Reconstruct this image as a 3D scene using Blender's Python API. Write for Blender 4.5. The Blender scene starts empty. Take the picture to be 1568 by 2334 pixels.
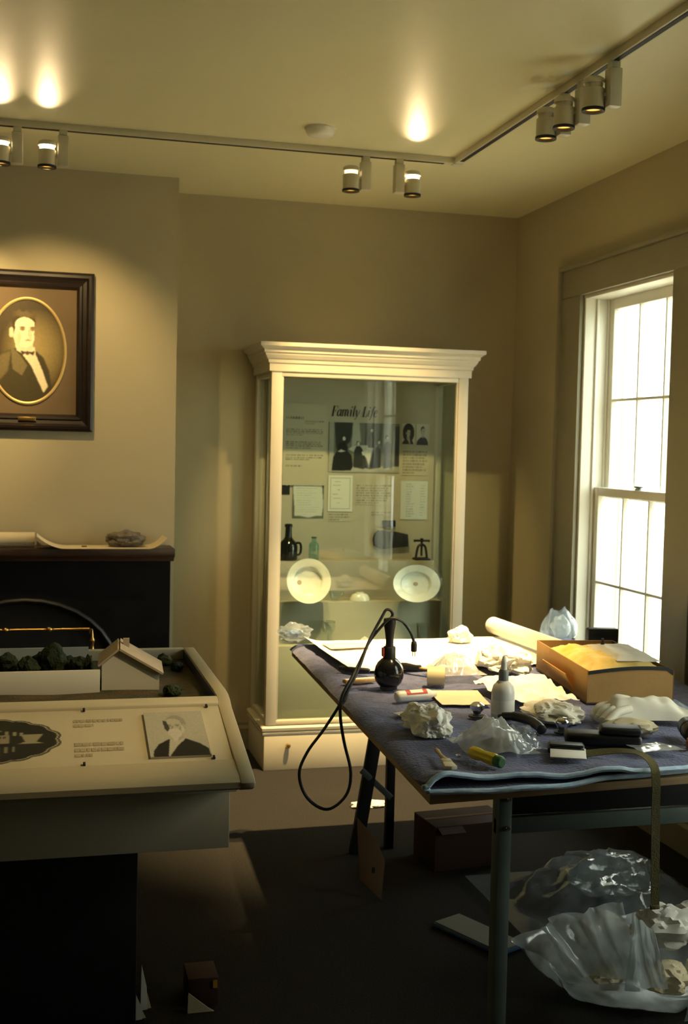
import bpy, bmesh, math, random
import numpy as np
from mathutils import Vector, Matrix, noise

scn = bpy.context.scene
COL = scn.collection

# ------------------------------------------------------------------ camera
def make_camera():
    f, yaw, pitch, roll = 2714.2, .2533, -.0544, .0223
    fw = Vector((math.sin(yaw)*math.cos(pitch), math.cos(yaw)*math.cos(pitch), math.sin(pitch)))
    r = Vector((math.cos(yaw), -math.sin(yaw), 0)); u = r.cross(fw)
    r2 = r*math.cos(roll) + u*math.sin(roll); u2 = -r*math.sin(roll) + u*math.cos(roll)
    cd = bpy.data.cameras.new('camera'); cam = bpy.data.objects.new('camera', cd); COL.objects.link(cam)
    m = Matrix((r2, u2, -fw)).transposed().to_4x4(); m.translation = (0, 0, 1.58)
    cam.matrix_world = m
    cd.sensor_fit = 'VERTICAL'; cd.sensor_height = 36.0; cd.lens = f/2334*36.0
    cd.clip_start = .05
    cd.dof.use_dof = True; cd.dof.focus_distance = 3.2; cd.dof.aperture_fstop = 5.6
    scn.camera = cam
make_camera()

# ------------------------------------------------------------------ sky, exposure
scn.view_settings.view_transform = 'Standard'; scn.view_settings.look = 'None'
scn.view_settings.exposure = 0.12; scn.view_settings.gamma = 1.0
scn.view_settings.use_curve_mapping = False
scn.cycles.max_bounces = 7; scn.cycles.glossy_bounces = 2; scn.cycles.transmission_bounces = 2; scn.cycles.caustics_reflective = False; scn.cycles.caustics_refractive = False
w = bpy.data.worlds.new('overcast_sky'); scn.world = w; w.use_nodes = True
bg = w.node_tree.nodes['Background']
bg.inputs['Color'].default_value = (.95, 1.0, .90, 1); bg.inputs['Strength'].default_value = 8.0
WARM = (1.0, .69, .29); POWER = 8.0

# window openings in the right wall (y0, y1, z0, z1); daylight enters here
XR, YB, XL, YF, ZC = 2.50, 6.06, -2.7, -1.6, 2.832
WINS = [(4.365, 5.215, .47, 2.322), (2.25, 3.10, .47, 2.322)]
for (y0, y1, z0, z1) in WINS:      # sky portals: only guide sampling of the daylight
    ld = bpy.data.lights.new('window_portal', 'AREA'); ld.shape = 'RECTANGLE'
    ld.size = z1-z0; ld.size_y = y1-y0; ld.cycles.is_portal = True
    lo = bpy.data.objects.new('window_portal', ld); COL.objects.link(lo)
    lo.location = (XR+.24, (y0+y1)/2, (z0+z1)/2); lo.rotation_euler = (0, math.pi/2, 0)

# ------------------------------------------------------------------ helpers
class MB:
    def __init__(s): s.v = []; s.f = []
    def add(s, vs, fs):
        o = len(s.v); s.v += [tuple(map(float, p)) for p in vs]; s.f += [tuple(i+o for i in q) for q in fs]; return s
    def box(s, x0, x1, y0, y1, z0, z1):
        return s.add([(x0,y0,z0),(x1,y0,z0),(x1,y1,z0),(x0,y1,z0),(x0,y0,z1),(x1,y0,z1),(x1,y1,z1),(x0,y1,z1)],
                     [(0,3,2,1),(4,5,6,7),(0,1,5,4),(1,2,6,5),(2,3,7,6),(3,0,4,7)])
    def obox(s, c, size, rot=(0,0,0)):
        R = Matrix.Rotation(rot[2],3,'Z') @ Matrix.Rotation(rot[1],3,'Y') @ Matrix.Rotation(rot[0],3,'X')
        hx, hy, hz = [k/2 for k in size]
        vs = [Vector(c) + R @ Vector(p) for p in [(-hx,-hy,-hz),(hx,-hy,-hz),(hx,hy,-hz),(-hx,hy,-hz),(-hx,-hy,hz),(hx,-hy,hz),(hx,hy,hz),(-hx,hy,hz)]]
        return s.add(vs, [(0,3,2,1),(4,5,6,7),(0,1,5,4),(1,2,6,5),(2,3,7,6),(3,0,4,7)])
    def beam(s, a, b, w, d, up=(0,0,1)):
        a = Vector(a); b = Vector(b); t = (b-a).normalized(); sx = t.cross(Vector(up))
        if sx.length < 1e-4: sx = Vector((1,0,0))
        sx.normalize(); sy = sx.cross(t)
        vs = [p + sx*i*w/2 + sy*j*d/2 for p in (a, b) for (i, j) in ((-1,-1),(1,-1),(1,1),(-1,1))]
        return s.add(vs, [(0,1,2,3),(7,6,5,4),(0,4,5,1),(1,5,6,2),(2,6,7,3),(3,7,4,0)])
    def tube(s, pts, r, n=8, caps=True):
        pts = [Vector(p) for p in pts]; m = len(pts)
        rr = r if isinstance(r, (list, tuple)) else [r]*m
        vs = []; fs = []; ref = None
        for i, p in enumerate(pts):
            t = (pts[min(i+1, m-1)] - pts[max(i-1, 0)]).normalized()
            if ref is None:
                ref = t.cross(Vector((0,0,1)))
                if ref.length < 1e-3: ref = Vector((1,0,0))
            ref = (ref - t*ref.dot(t)).normalized(); b = t.cross(ref)
            vs += [p + (ref*math.cos(2*math.pi*k/n) + b*math.sin(2*math.pi*k/n))*rr[i] for k in range(n)]
        for i in range(m-1):
            for k in range(n):
                k2 = (k+1) % n; fs.append((i*n+k, i*n+k2, (i+1)*n+k2, (i+1)*n+k))
        if caps: fs += [tuple(range(n))[::-1], tuple(range((m-1)*n, m*n))]
        return s.add(vs, fs)
    def lathe(s, prof, n=32, c=(0,0,0), R=None, sx=1, sy=1, close=False):
        vs = []; fs = []; m = len(prof); R = R or Matrix.Identity(3); c = Vector(c)
        for (r, z) in prof:
            vs += [c + R @ Vector((r*math.cos(2*math.pi*k/n)*sx, r*math.sin(2*math.pi*k/n)*sy, z)) for k in range(n)]
        for i in range(m if close else m-1):
            j = (i+1) % m
            for k in range(n):
                k2 = (k+1) % n; fs.append((i*n+k, i*n+k2, j*n+k2, j*n+k))
        if not close:
            if prof[0][0] > 1e-6: fs.append(tuple(range(n))[::-1])
            if prof[-1][0] > 1e-6: fs.append(tuple(range((m-1)*n, m*n)))
        return s.add(vs, fs)
    def prism(s, poly, axis, a0, a1):
        n = len(poly)
        def mk(a):
            if axis == 'x': return [(a, p, q) for p, q in poly]
            if axis == 'y': return [(p, a, q) for p, q in poly]
            return [(p, q, a) for p, q in poly]
        fs = [tuple(range(n))[::-1], tuple(range(n, 2*n))]
        fs += [(i, (i+1) % n, (i+1) % n + n, i+n) for i in range(n)]
        return s.add(mk(a0)+mk(a1), fs)
    def surf(s, fn, nu, nv, thick=0):
        """grid surface; thick > 0 closes it into a shell"""
        P = [[Vector(fn(i/nu, j/nv)) for j in range(nv+1)] for i in range(nu+1)]
        W = nv+1; vs = [P[i][j] for i in range(nu+1) for j in range(nv+1)]
        fs = [(i*W+j, (i+1)*W+j, (i+1)*W+j+1, i*W+j+1) for i in range(nu) for j in range(nv)]
        if thick:
            N = len(vs); lo = []
            for i in range(nu+1):
                for j in range(nv+1):
                    du = P[min(i+1,nu)][j]-P[max(i-1,0)][j]; dv = P[i][min(j+1,nv)]-P[i][max(j-1,0)]
                    nn = du.cross(dv); nn = nn.normalized() if nn.length > 1e-9 else Vector((0,0,1))
                    lo.append(P[i][j]-nn*thick)
            vs += lo; fs += [tuple(N+k for k in q[::-1]) for q in fs]
            rim = [i*W for i in range(nu+1)] + [nu*W+j for j in range(1,nv+1)] + [i*W+nv for i in range(nu-1,-1,-1)] + [j for j in range(nv-1,0,-1)]
            for a, b in zip(rim, rim[1:]+rim[:1]): fs.append((b, a, a+N, b+N))
        return s.add(vs, fs)
    def build(s, name, mat, parent=None, smooth=False, bevel=0, seg=2, loc=None, rot=None, fix=True):
        me = bpy.data.meshes.new(name); me.from_pydata(s.v, [], s.f); me.update()
        bm = bmesh.new(); bm.from_mesh(me)
        if fix: bmesh.ops.recalc_face_normals(bm, faces=bm.faces)
        if bevel:
            es = [e for e in bm.edges if len(e.link_faces) == 2 and e.calc_face_angle(0) > .5]
            bmesh.ops.bevel(bm, geom=es, offset=bevel, segments=seg, profile=.5, affect='EDGES', clamp_overlap=True)
        bm.to_mesh(me); bm.free()
        if smooth or bevel:
            me.polygons.foreach_set('use_smooth', [True]*len(me.polygons)); me.set_sharp_from_angle(angle=math.radians(45 if smooth else 30))
        if mat: me.materials.append(mat)
        o = bpy.data.objects.new(name, me); COL.objects.link(o)
        if parent: o.parent = parent
        if loc: o.location = loc
        if rot: o.rotation_euler = rot
        return o

def tag(o, label=None, cat=None, group=None, kind=None):
    if label: o['label'] = label
    if cat: o['category'] = cat
    if group: o['group'] = group
    if kind: o['kind'] = kind
    return o
def thing(name, label, cat, loc=(0,0,0), rot=(0,0,0), group=None, kind=None):
    o = bpy.data.objects.new(name, None); COL.objects.link(o); o.location = loc; o.rotation_euler = rot
    o.empty_display_size = .05
    return tag(o, label, cat, group, kind)
def spline(pts, k=8):
    pts = [Vector(p) for p in pts]; out = []; n = len(pts)
    for i in range(n-1):
        p0, p1, p2, p3 = pts[max(i-1,0)], pts[i], pts[i+1], pts[min(i+2,n-1)]
        for j in range(k):
            t = j/k
            out.append(.5*((2*p1)+(p2-p0)*t+(2*p0-5*p1+4*p2-p3)*t*t+(3*p1-p0-3*p2+p3)*t**3))
    return out+[pts[-1]]
def nz(p, s=1.0, seed=0): return noise.noise(Vector((p[0]*s+seed*7.3, p[1]*s-seed*3.1, p[2]*s+seed*1.7)))
def ridged(p, s, seed=0, oct=3):
    v = 0; a = 1; tot = 0
    for o in range(oct):
        v += a*(1-2*abs(nz(p, s*2**o, seed+o*11))); tot += a; a *= .5
    return v/tot

# ------------------------------------------------------------------ materials
def srgb(r, g, b):
    f = lambda c: c/12.92 if c <= .04045 else ((c+.055)/1.055)**2.4
    return (f(r/255), f(g/255), f(b/255))
MATS = {}
def mat(name, col, rough=.6, metal=0, var=.08, vscale=6, bump=0, bscale=60, col2=None, spec=.5, trans=0, sheen=0, alpha=1, coat=0, stretch=None, detail=4):
    """principled material with noise colour variation and fine relief"""
    if name in MATS: return MATS[name]
    m = bpy.data.materials.new(name); m.use_nodes = True; nt = m.node_tree; N = nt.nodes; L = nt.links
    b = N['Principled BSDF']; b.inputs['Roughness'].default_value = rough; b.inputs['Metallic'].default_value = metal
    b.inputs['Specular IOR Level'].default_value = spec
    if sheen: b.inputs['Sheen Weight'].default_value = sheen
    if trans: b.inputs['Transmission Weight'].default_value = trans
    if coat: b.inputs['Coat Weight'].default_value = coat; b.inputs['Coat Roughness'].default_value = .12
    if alpha < 1: b.inputs['Alpha'].default_value = alpha
    tc = N.new('ShaderNodeTexCoord'); src = tc.outputs['Object']
    if stretch:
        mp = N.new('ShaderNodeMapping'); mp.inputs['Scale'].default_value = stretch; L.new(src, mp.inputs['Vector']); src = mp.outputs['Vector']
    n = N.new('ShaderNodeTexNoise'); n.inputs['Scale'].default_value = vscale; n.inputs['Detail'].default_value = detail; L.new(src, n.inputs['Vector'])
    r = N.new('ShaderNodeValToRGB'); L.new(n.outputs['Fac'], r.inputs['Fac'])
    c2 = col2 or tuple(min(1, c*(1+var)) for c in col); c1 = col if col2 else tuple(c*(1-var) for c in col)
    r.color_ramp.elements[0].color = (*c1, 1); r.color_ramp.elements[1].color = (*c2, 1)
    r.color_ramp.elements[0].position = .3; r.color_ramp.elements[1].position = .7
    L.new(r.outputs['Color'], b.inputs['Base Color'])
    if bump:
        n2 = N.new('ShaderNodeTexNoise'); n2.inputs['Scale'].default_value = bscale; n2.inputs['Detail'].default_value = 3; L.new(src, n2.inputs['Vector'])
        bp = N.new('ShaderNodeBump'); bp.inputs['Strength'].default_value = bump; bp.inputs['Distance'].default_value = .01
        L.new(n2.outputs['Fac'], bp.inputs['Height']); L.new(bp.outputs['Normal'], b.inputs['Normal'])
    MATS[name] = m; return m
def emit(name, col, s):
    if name in MATS: return MATS[name]
    m = bpy.data.materials.new(name); m.use_nodes = True; b = m.node_tree.nodes['Principled BSDF']
    b.inputs['Base Color'].default_value = (*col, 1); b.inputs['Emission Color'].default_value = (*col, 1); b.inputs['Emission Strength'].default_value = s
    MATS[name] = m; return m
def glass(name, tint=(.96,.99,.97), rough=.02, refl=1.0, haze=0, hazecol=(.8,.85,.85)):
    """thin clear sheet: see-through plus fresnel reflection, and some milky haze for plastic film"""
    if name in MATS: return MATS[name]
    m = bpy.data.materials.new(name); m.use_nodes = True; nt = m.node_tree; N = nt.nodes; L = nt.links
    N.remove(N['Principled BSDF']); out = N['Material Output']
    t = N.new('ShaderNodeBsdfTransparent'); t.inputs['Color'].default_value = (*tint, 1)
    g = N.new('ShaderNodeBsdfGlossy'); g.inputs['Roughness'].default_value = rough
    fr = N.new('ShaderNodeLayerWeight'); fr.inputs['Blend'].default_value = .5
    pw = N.new('ShaderNodeMath'); pw.operation = 'POWER'; pw.inputs[1].default_value = 5; L.new(fr.outputs['Facing'], pw.inputs[0])
    mu = N.new('ShaderNodeMath'); mu.operation = 'MULTIPLY_ADD'; mu.inputs[1].default_value = min(1, .9*refl); mu.inputs[2].default_value = .04*refl; mu.use_clamp = True; L.new(pw.outputs[0], mu.inputs[0])
    base = t.outputs[0]
    if haze:
        d = N.new('ShaderNodeBsdfDiffuse'); d.inputs['Color'].default_value = (*hazecol, 1)
        tl = N.new('ShaderNodeBsdfTranslucent'); tl.inputs['Color'].default_value = (*hazecol, 1)
        a = N.new('ShaderNodeMixShader'); a.inputs[0].default_value = .5; L.new(d.outputs[0], a.inputs[1]); L.new(tl.outputs[0], a.inputs[2])
        tc = N.new('ShaderNodeTexCoord'); n = N.new('ShaderNodeTexNoise'); n.inputs['Scale'].default_value = 14; L.new(tc.outputs['Object'], n.inputs['Vector'])
        mr = N.new('ShaderNodeMapRange'); mr.inputs['From Min'].default_value = .3; mr.inputs['From Max'].default_value = .7
        mr.inputs['To Min'].default_value = haze*.6; mr.inputs['To Max'].default_value = min(1, haze*1.3); L.new(n.outputs['Fac'], mr.inputs['Value'])
        h = N.new('ShaderNodeMixShader'); L.new(mr.outputs[0], h.inputs[0]); L.new(base, h.inputs[1]); L.new(a.outputs[0], h.inputs[2]); base = h.outputs[0]
    mx = N.new('ShaderNodeMixShader'); L.new(mu.outputs[0], mx.inputs[0]); L.new(base, mx.inputs[1]); L.new(g.outputs[0], mx.inputs[2])
    L.new(mx.outputs[0], out.inputs['Surface']); MATS[name] = m; return m
def print_mat(rough=.5):
    nm = 'printed_paper_%d' % int(rough*100)
    if nm in MATS: return MATS[nm]
    m = bpy.data.materials.new(nm); m.use_nodes = True; nt = m.node_tree; b = nt.nodes['Principled BSDF']
    a = nt.nodes.new('ShaderNodeAttribute'); a.attribute_name = 'print'; nt.links.new(a.outputs['Color'], b.inputs['Base Color'])
    b.inputs['Roughness'].default_value = rough; b.inputs['Specular IOR Level'].default_value = .25; MATS[nm] = m; return m

M = {}
M['wall'] = mat('wall_paint_tan', (.44,.39,.255), .75, var=.03, vscale=2, bump=.06, bscale=220)
M['ceil'] = mat('ceiling_paint', (.72,.68,.44), .45, var=.02, vscale=2, bump=.04, bscale=180, spec=.35)
M['trimwall'] = mat('casing_paint_olive', (.27,.255,.18), .5, var=.04, vscale=3)
M['carpet'] = mat('carpet_grey', (.036,.033,.030), .95, var=.3, vscale=160, bump=.5, bscale=420, spec=.1)
M['case'] = mat('case_paint_cream', (.62,.57,.44), .45, var=.03, vscale=4)
M['casein'] = mat('case_lining', (.42,.40,.31), .7, var=.04, vscale=5)
M['white_paint'] = mat('sash_paint_white', (.78,.76,.66), .4, var=.03, vscale=4)
M['lamp'] = mat('lamp_enamel', (.62,.58,.44), .4, var=.02)
M['black_slot'] = mat('track_slot_black', (.012,.012,.012), .6)
M['glass'] = glass('case_glass', (.93,.97,.94), .0, 1.0)
M['pane'] = glass('window_pane_glass', (.97,.98,.96), .0, .8)
M['bulbamber'] = emit('lamp_reflector_glow', (1.0,.62,.14), 1.3)
M['glow'] = emit('lamp_slot_glow', (1.0,.8,.5), 14)
M['glowdim'] = emit('lamp_slot_glow_dim', (1.0,.82,.5), 1.6)
M['frame'] = mat('frame_dark_walnut', (.011,.006,.005), .35, var=.3, vscale=5, stretch=(1,1,12), coat=.3)
M['matboard'] = mat('mat_board_brown', (.14,.095,.05), .8, var=.06)
M['brass'] = mat('brass', (.62,.40,.12), .3, 1, var=.1)
M['gilt'] = mat('gilt_oval', (.55,.40,.16), .45, .4, var=.1)
M['console'] = mat('console_paint_beige', (.46,.41,.285), .5, var=.03, vscale=5)
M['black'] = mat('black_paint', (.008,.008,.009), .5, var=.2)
M['blackgloss'] = mat('black_plastic_gloss', (.008,.009,.009), .12, var=.2)
M['rubber'] = mat('black_rubber', (.011,.012,.012), .45, var=.2)
M['marble'] = mat('fireplace_black_slate', (.005,.005,.006), .45, col2=(.011,.010,.010), vscale=9, spec=.2)
M['mantelwood'] = mat('mantel_dark_wood', (.035,.018,.011), .4, col2=(.08,.04,.022), vscale=7, stretch=(1,6,6))
M['ply'] = mat('plywood', (.30,.19,.085), .65, col2=(.42,.28,.14), vscale=8, stretch=(1,1,14))
M['blanket'] = mat('blanket_quilted_purple', (.075,.086,.195), .95, col2=(.125,.140,.280), vscale=26, bump=.9, bscale=110, spec=.1, sheen=.3)
M['bluetrim'] = mat('blanket_edge_blue', (.34,.52,.72), .8, col2=(.55,.68,.78), vscale=40)
M['steel'] = mat('steel_enamel_green', (.15,.19,.18), .4, var=.12, vscale=9, metal=.2)
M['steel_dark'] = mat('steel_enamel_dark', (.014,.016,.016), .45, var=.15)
M['chrome'] = mat('chrome', (.75,.75,.74), .14, 1, var=.05)
M['paper'] = mat('paper_white', (.86,.84,.76), .8, var=.03, vscale=5)
M['paperyel'] = mat('paper_cream', (.70,.60,.40), .8, var=.06, vscale=7)
M['tissue'] = mat('tissue_cream', (.82,.77,.64), .85, var=.06, vscale=8)
M['cardboard'] = mat('cardboard_tan', (.42,.24,.075), .8, var=.07, vscale=6, bump=.1)
M['cardside'] = mat('cardboard_brown', (.16,.085,.035), .85, var=.08)
M['yellowpack'] = mat('packing_yellow', (.75,.50,.08), .8, col2=(.86,.70,.30), vscale=9)
M['film'] = glass('clear_plastic_film', (.93,.95,.95), .12, 1.6, .62, (.85,.86,.82))
M['filmthin'] = glass('thin_plastic_film', (.92,.95,.97), .08, 1.6, .25, (.75,.85,.92))
M['bagfilm'] = glass('bag_plastic_film', (.85,.9,.92), .14, 1.6, .70, (.76,.84,.86))
M['white_plastic'] = mat('white_plastic', (.74,.73,.66), .35, var=.03)
M['greyplastic'] = mat('grey_plastic', (.20,.21,.19), .4)
M['red'] = mat('red_print', (.45,.05,.035), .5)
M['yellow'] = mat('yellow_plastic', (.72,.55,.02), .25, var=.08)
M['green'] = mat('green_plastic', (.05,.16,.05), .4)
M['wood'] = mat('pale_wood', (.45,.30,.13), .6, var=.15, vscale=10, stretch=(8,1,8))
M['olive'] = mat('olive_webbing', (.16,.14,.05), .9, var=.12, vscale=80, bump=.3, bscale=300)
M['dkglass'] = mat('dark_bottle_glass', (.006,.007,.005), .08)
M['aqua'] = glass('aqua_glass', (.62,.82,.78), .02, 1.2, .12, (.4,.6,.55))
M['clear'] = glass('clear_glass', (.90,.95,.93), .01, 2.0, .04)
M['china'] = mat('white_china', (.80,.80,.72), .18, var=.02, coat=.3)
M['chinamark'] = mat('china_stain', (.42,.32,.19), .4)
M['iron'] = mat('cast_iron', (.012,.012,.012), .5, var=.2)
M['tape'] = mat('tape_roll_cream', (.62,.54,.34), .5, var=.06)
M['orange'] = mat('orange_plastic', (.62,.13,.02), .4)
M['orangetip'] = mat('amber_plastic', (.75,.36,.03), .4)
M['diog'] = mat('diorama_turf', (.018,.028,.012), .95, col2=(.11,.075,.03), vscale=9, bump=.5, bscale=120)
M['foliage'] = mat('model_foliage', (.010,.022,.010), .95, col2=(.03,.045,.018), vscale=60, bump=.8, bscale=150)
M['foliage2'] = mat('model_foliage_light', (.07,.075,.02), .95, var=.3, vscale=60)
M['modelw'] = mat('model_clapboard_white', (.58,.57,.49), .7, var=.04)
M['modelroof'] = mat('model_roof_tan', (.40,.33,.24), .8, var=.08, vscale=40)
M['ink'] = mat('black_ink', (.012,.012,.012), .6)
M['bluecloth'] = mat('blue_plastic', (.08,.16,.30), .5)
M['rag'] = mat('grey_rag', (.12,.10,.075), .95, col2=(.22,.19,.14), vscale=40, bump=.6)
M['brownbox'] = mat('brown_box_board', (.05,.022,.014), .8)
M['grass'] = mat('outdoor_gravel', (.50,.47,.38), .95, var=.1, vscale=3)

# ------------------------------------------------------------------ room shell
def struct(o): return tag(o, kind='structure')
struct(MB().box(XL-.2, XR+.2, YF-.2, YB+.2, -.1, 0).build('floor', M['carpet']))
struct(MB().box(XL-.2, XR+.2, YF-.2, YB+.2, ZC, ZC+.1).build('ceiling', M['ceil']))
struct(MB().box(XL-.2, XR+.22, YB, YB+.2, 0, ZC).build('wall_back', M['wall']))
struct(MB().box(XL-.2, XL, YF, YB, 0, ZC).build('wall_left', M['wall']))
struct(MB().box(XL-.2, XR+.22, YF-.2, YF, 0, ZC).build('wall_front', M['wall']))
b = MB(); ys = YF
for (y0, y1, z0, z1) in sorted(WINS):
    b.box(XR, XR+.22, ys, y0, 0, ZC); b.box(XR, XR+.22, y0, y1, 0, z0); b.box(XR, XR+.22, y0, y1, z1, ZC); ys = y1
b.box(XR, XR+.22, ys, YB, 0, ZC)
struct(b.build('wall_right', M['wall']))
BX, BY = .641, 5.72
struct(MB().box(-1.55, BX, BY, YB, 0, ZC).build('wall_chimney', M['wall']))
# ground outside
struct(MB().box(XR+.22, 30, -20, 30, -.7, -.6).build('ground_outside', M['grass']))

def baseboard(name, pts, h=.14, t=.018):
    b = MB()
    (ax, ay), (bx, by) = pts
    if ay == by: b.prism([(ay, .0), (ay-t, .0), (ay-t, h-.03), (ay-t*.55, h-.015), (ay-t*.5, h), (ay, h)], 'x', ax, bx)
    else: b.prism([(ax, .0), (ax-t, .0), (ax-t, h-.03), (ax-t*.55, h-.015), (ax-t*.5, h), (ax, h)], 'y', ay, by)
    return struct(b.build(name, M['trimwall']))
baseboard('baseboard_back', ((BX, YB), (XR-.018, YB)))
baseboard('baseboard_right', ((XR, YF), (XR, YB)))
baseboard('baseboard_chimney', ((.66-.019, BY), (BX, BY)))

# ------------------------------------------------------------------ windows
def window(n, y0, y1, z0, z1):
    W = bpy.data.objects.new('window_%d' % n, None); COL.objects.link(W); tag(W, kind='structure')
    W.location = (XR, (y0+y1)/2, z0); L0 = W.location
    def B(bx, name, m, par=W, bev=.003):
        mb = MB(); [mb.box(*q) for q in bx]
        mb.v = [(p[0]-L0[0], p[1]-L0[1], p[2]-L0[2]) for p in mb.v]
        return mb.build(name, m, par, bevel=bev)
    cw = .205
    # casing: flat board with a raised back band on its outer edge
    for (a, c) in ((y0-cw, y0), (y1, y1+cw)):
        B([(XR-.022, XR, a, c, z0-.16, z1)], 'casing_board', M['trimwall'])
    B([(XR-.022, XR, y0-cw, y1+cw, z1, z1+.135)], 'casing_head', M['trimwall'])
    B([(XR-.036, XR, y0-cw-.022, y0-cw, z0-.16, z1+.135)], 'back_band', M['trimwall'])
    B([(XR-.036, XR, y1+cw, y1+cw+.022, z0-.16, z1+.135)], 'back_band', M['trimwall'])
    B([(XR-.036, XR, y0-cw-.022, y1+cw+.022, z1+.135, z1+.157)], 'back_band', M['trimwall'])
    B([(XR-.06, XR+.05, y0-cw-.03, y1+cw+.03, z0-.035, z0)], 'window_stool', M['trimwall'])
    # jamb lining
    B([(XR, XR+.2, y0, y0+.018, z0, z1)], 'jamb', M['white_paint']); B([(XR, XR+.2, y1-.018, y1, z0, z1)], 'jamb', M['white_paint'])
    B([(XR, XR+.2, y0+.018, y1-.018, z1-.018, z1)], 'head_jamb', M['white_paint'])
    B([(XR+.05, XR+.2, y0+.018, y1-.018, z0, z0+.02)], 'sill', M['white_paint'])
    for s in (y0+.018, y1-.03):
        B([(XR+.055, XR+.068, s, s+.012, z0, z1-.018)], 'stop_bead', M['white_paint'])
        B([(XR+.112, XR+.122, s, s+.012, z0, z1-.018)], 'parting_bead', M['white_paint'])
    zm = 1.397
    def sash(nm, x, za, zb, top, bot, label):
        S = bpy.data.objects.new(nm, None); COL.objects.link(S); S.parent = W; S['label'] = label
        ya, yb = y0+.02, y1-.02; t = .036; st = .05; mw = .013
        B([(x, x+t, ya, ya+st, za, zb)], 'stile', M['white_paint'], S); B([(x, x+t, yb-st, yb, za, zb)], 'stile', M['white_paint'], S)
        B([(x, x+t, ya+st, yb-st, zb-top, zb)], 'rail', M['white_paint'], S); B([(x, x+t, ya+st, yb-st, za, za+bot)], 'rail', M['white_paint'], S)
        yi, yj, zi, zj = ya+st, yb-st, za+bot, zb-top; zmid = (zi+zj)/2
        for k in (1, 2):
            c = yi+(yj-yi)*k/3; B([(x+.004, x+t-.004, c-mw/2, c+mw/2, zi, zj)], 'muntin', M['white_paint'], S, .002)
        c0 = [yi]+[yi+(yj-yi)*k/3 for k in (1,2)]+[yj]
        for k in range(3):
            B([(x+.004, x+t-.004, c0[k]+(mw/2 if k else 0), c0[k+1]-(mw/2 if k < 2 else 0), zmid-mw/2, zmid+mw/2)], 'muntin', M['white_paint'], S, .002)
            for (p, q) in ((zi, zmid-mw/2), (zmid+mw/2, zj)):
                B([(x+.016, x+.019, c0[k]+(mw/2 if k else 0), c0[k+1]-(mw/2 if k < 2 else 0), p, q)], 'pane', M['pane'], S, 0)
    sash('upper_sash', XR+.122, zm-.03, z1-.018, .05, .035, 'white upper sash with six panes')
    sash('lower_sash', XR+.070, z0+.02, zm+.02, .04, .07, 'white lower sash with six panes')
    yc = (y0+y1)/2
    mb = MB().lathe([(0,0),(.016,0),(.016,.006),(.008,.012),(0,.012)], 16, (XR+.088-L0[0], yc-L0[1], zm+.02-L0[2]))
    mb.beam((XR+.088-L0[0], yc-.035-L0[1], zm+.034-L0[2]), (XR+.088-L0[0], yc+.03-L0[1], zm+.034-L0[2]), .01, .008)
    mb.build('sash_lock', M['greyplastic'], W)
for i, wn in enumerate(WINS): window(i+1, *wn)

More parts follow.
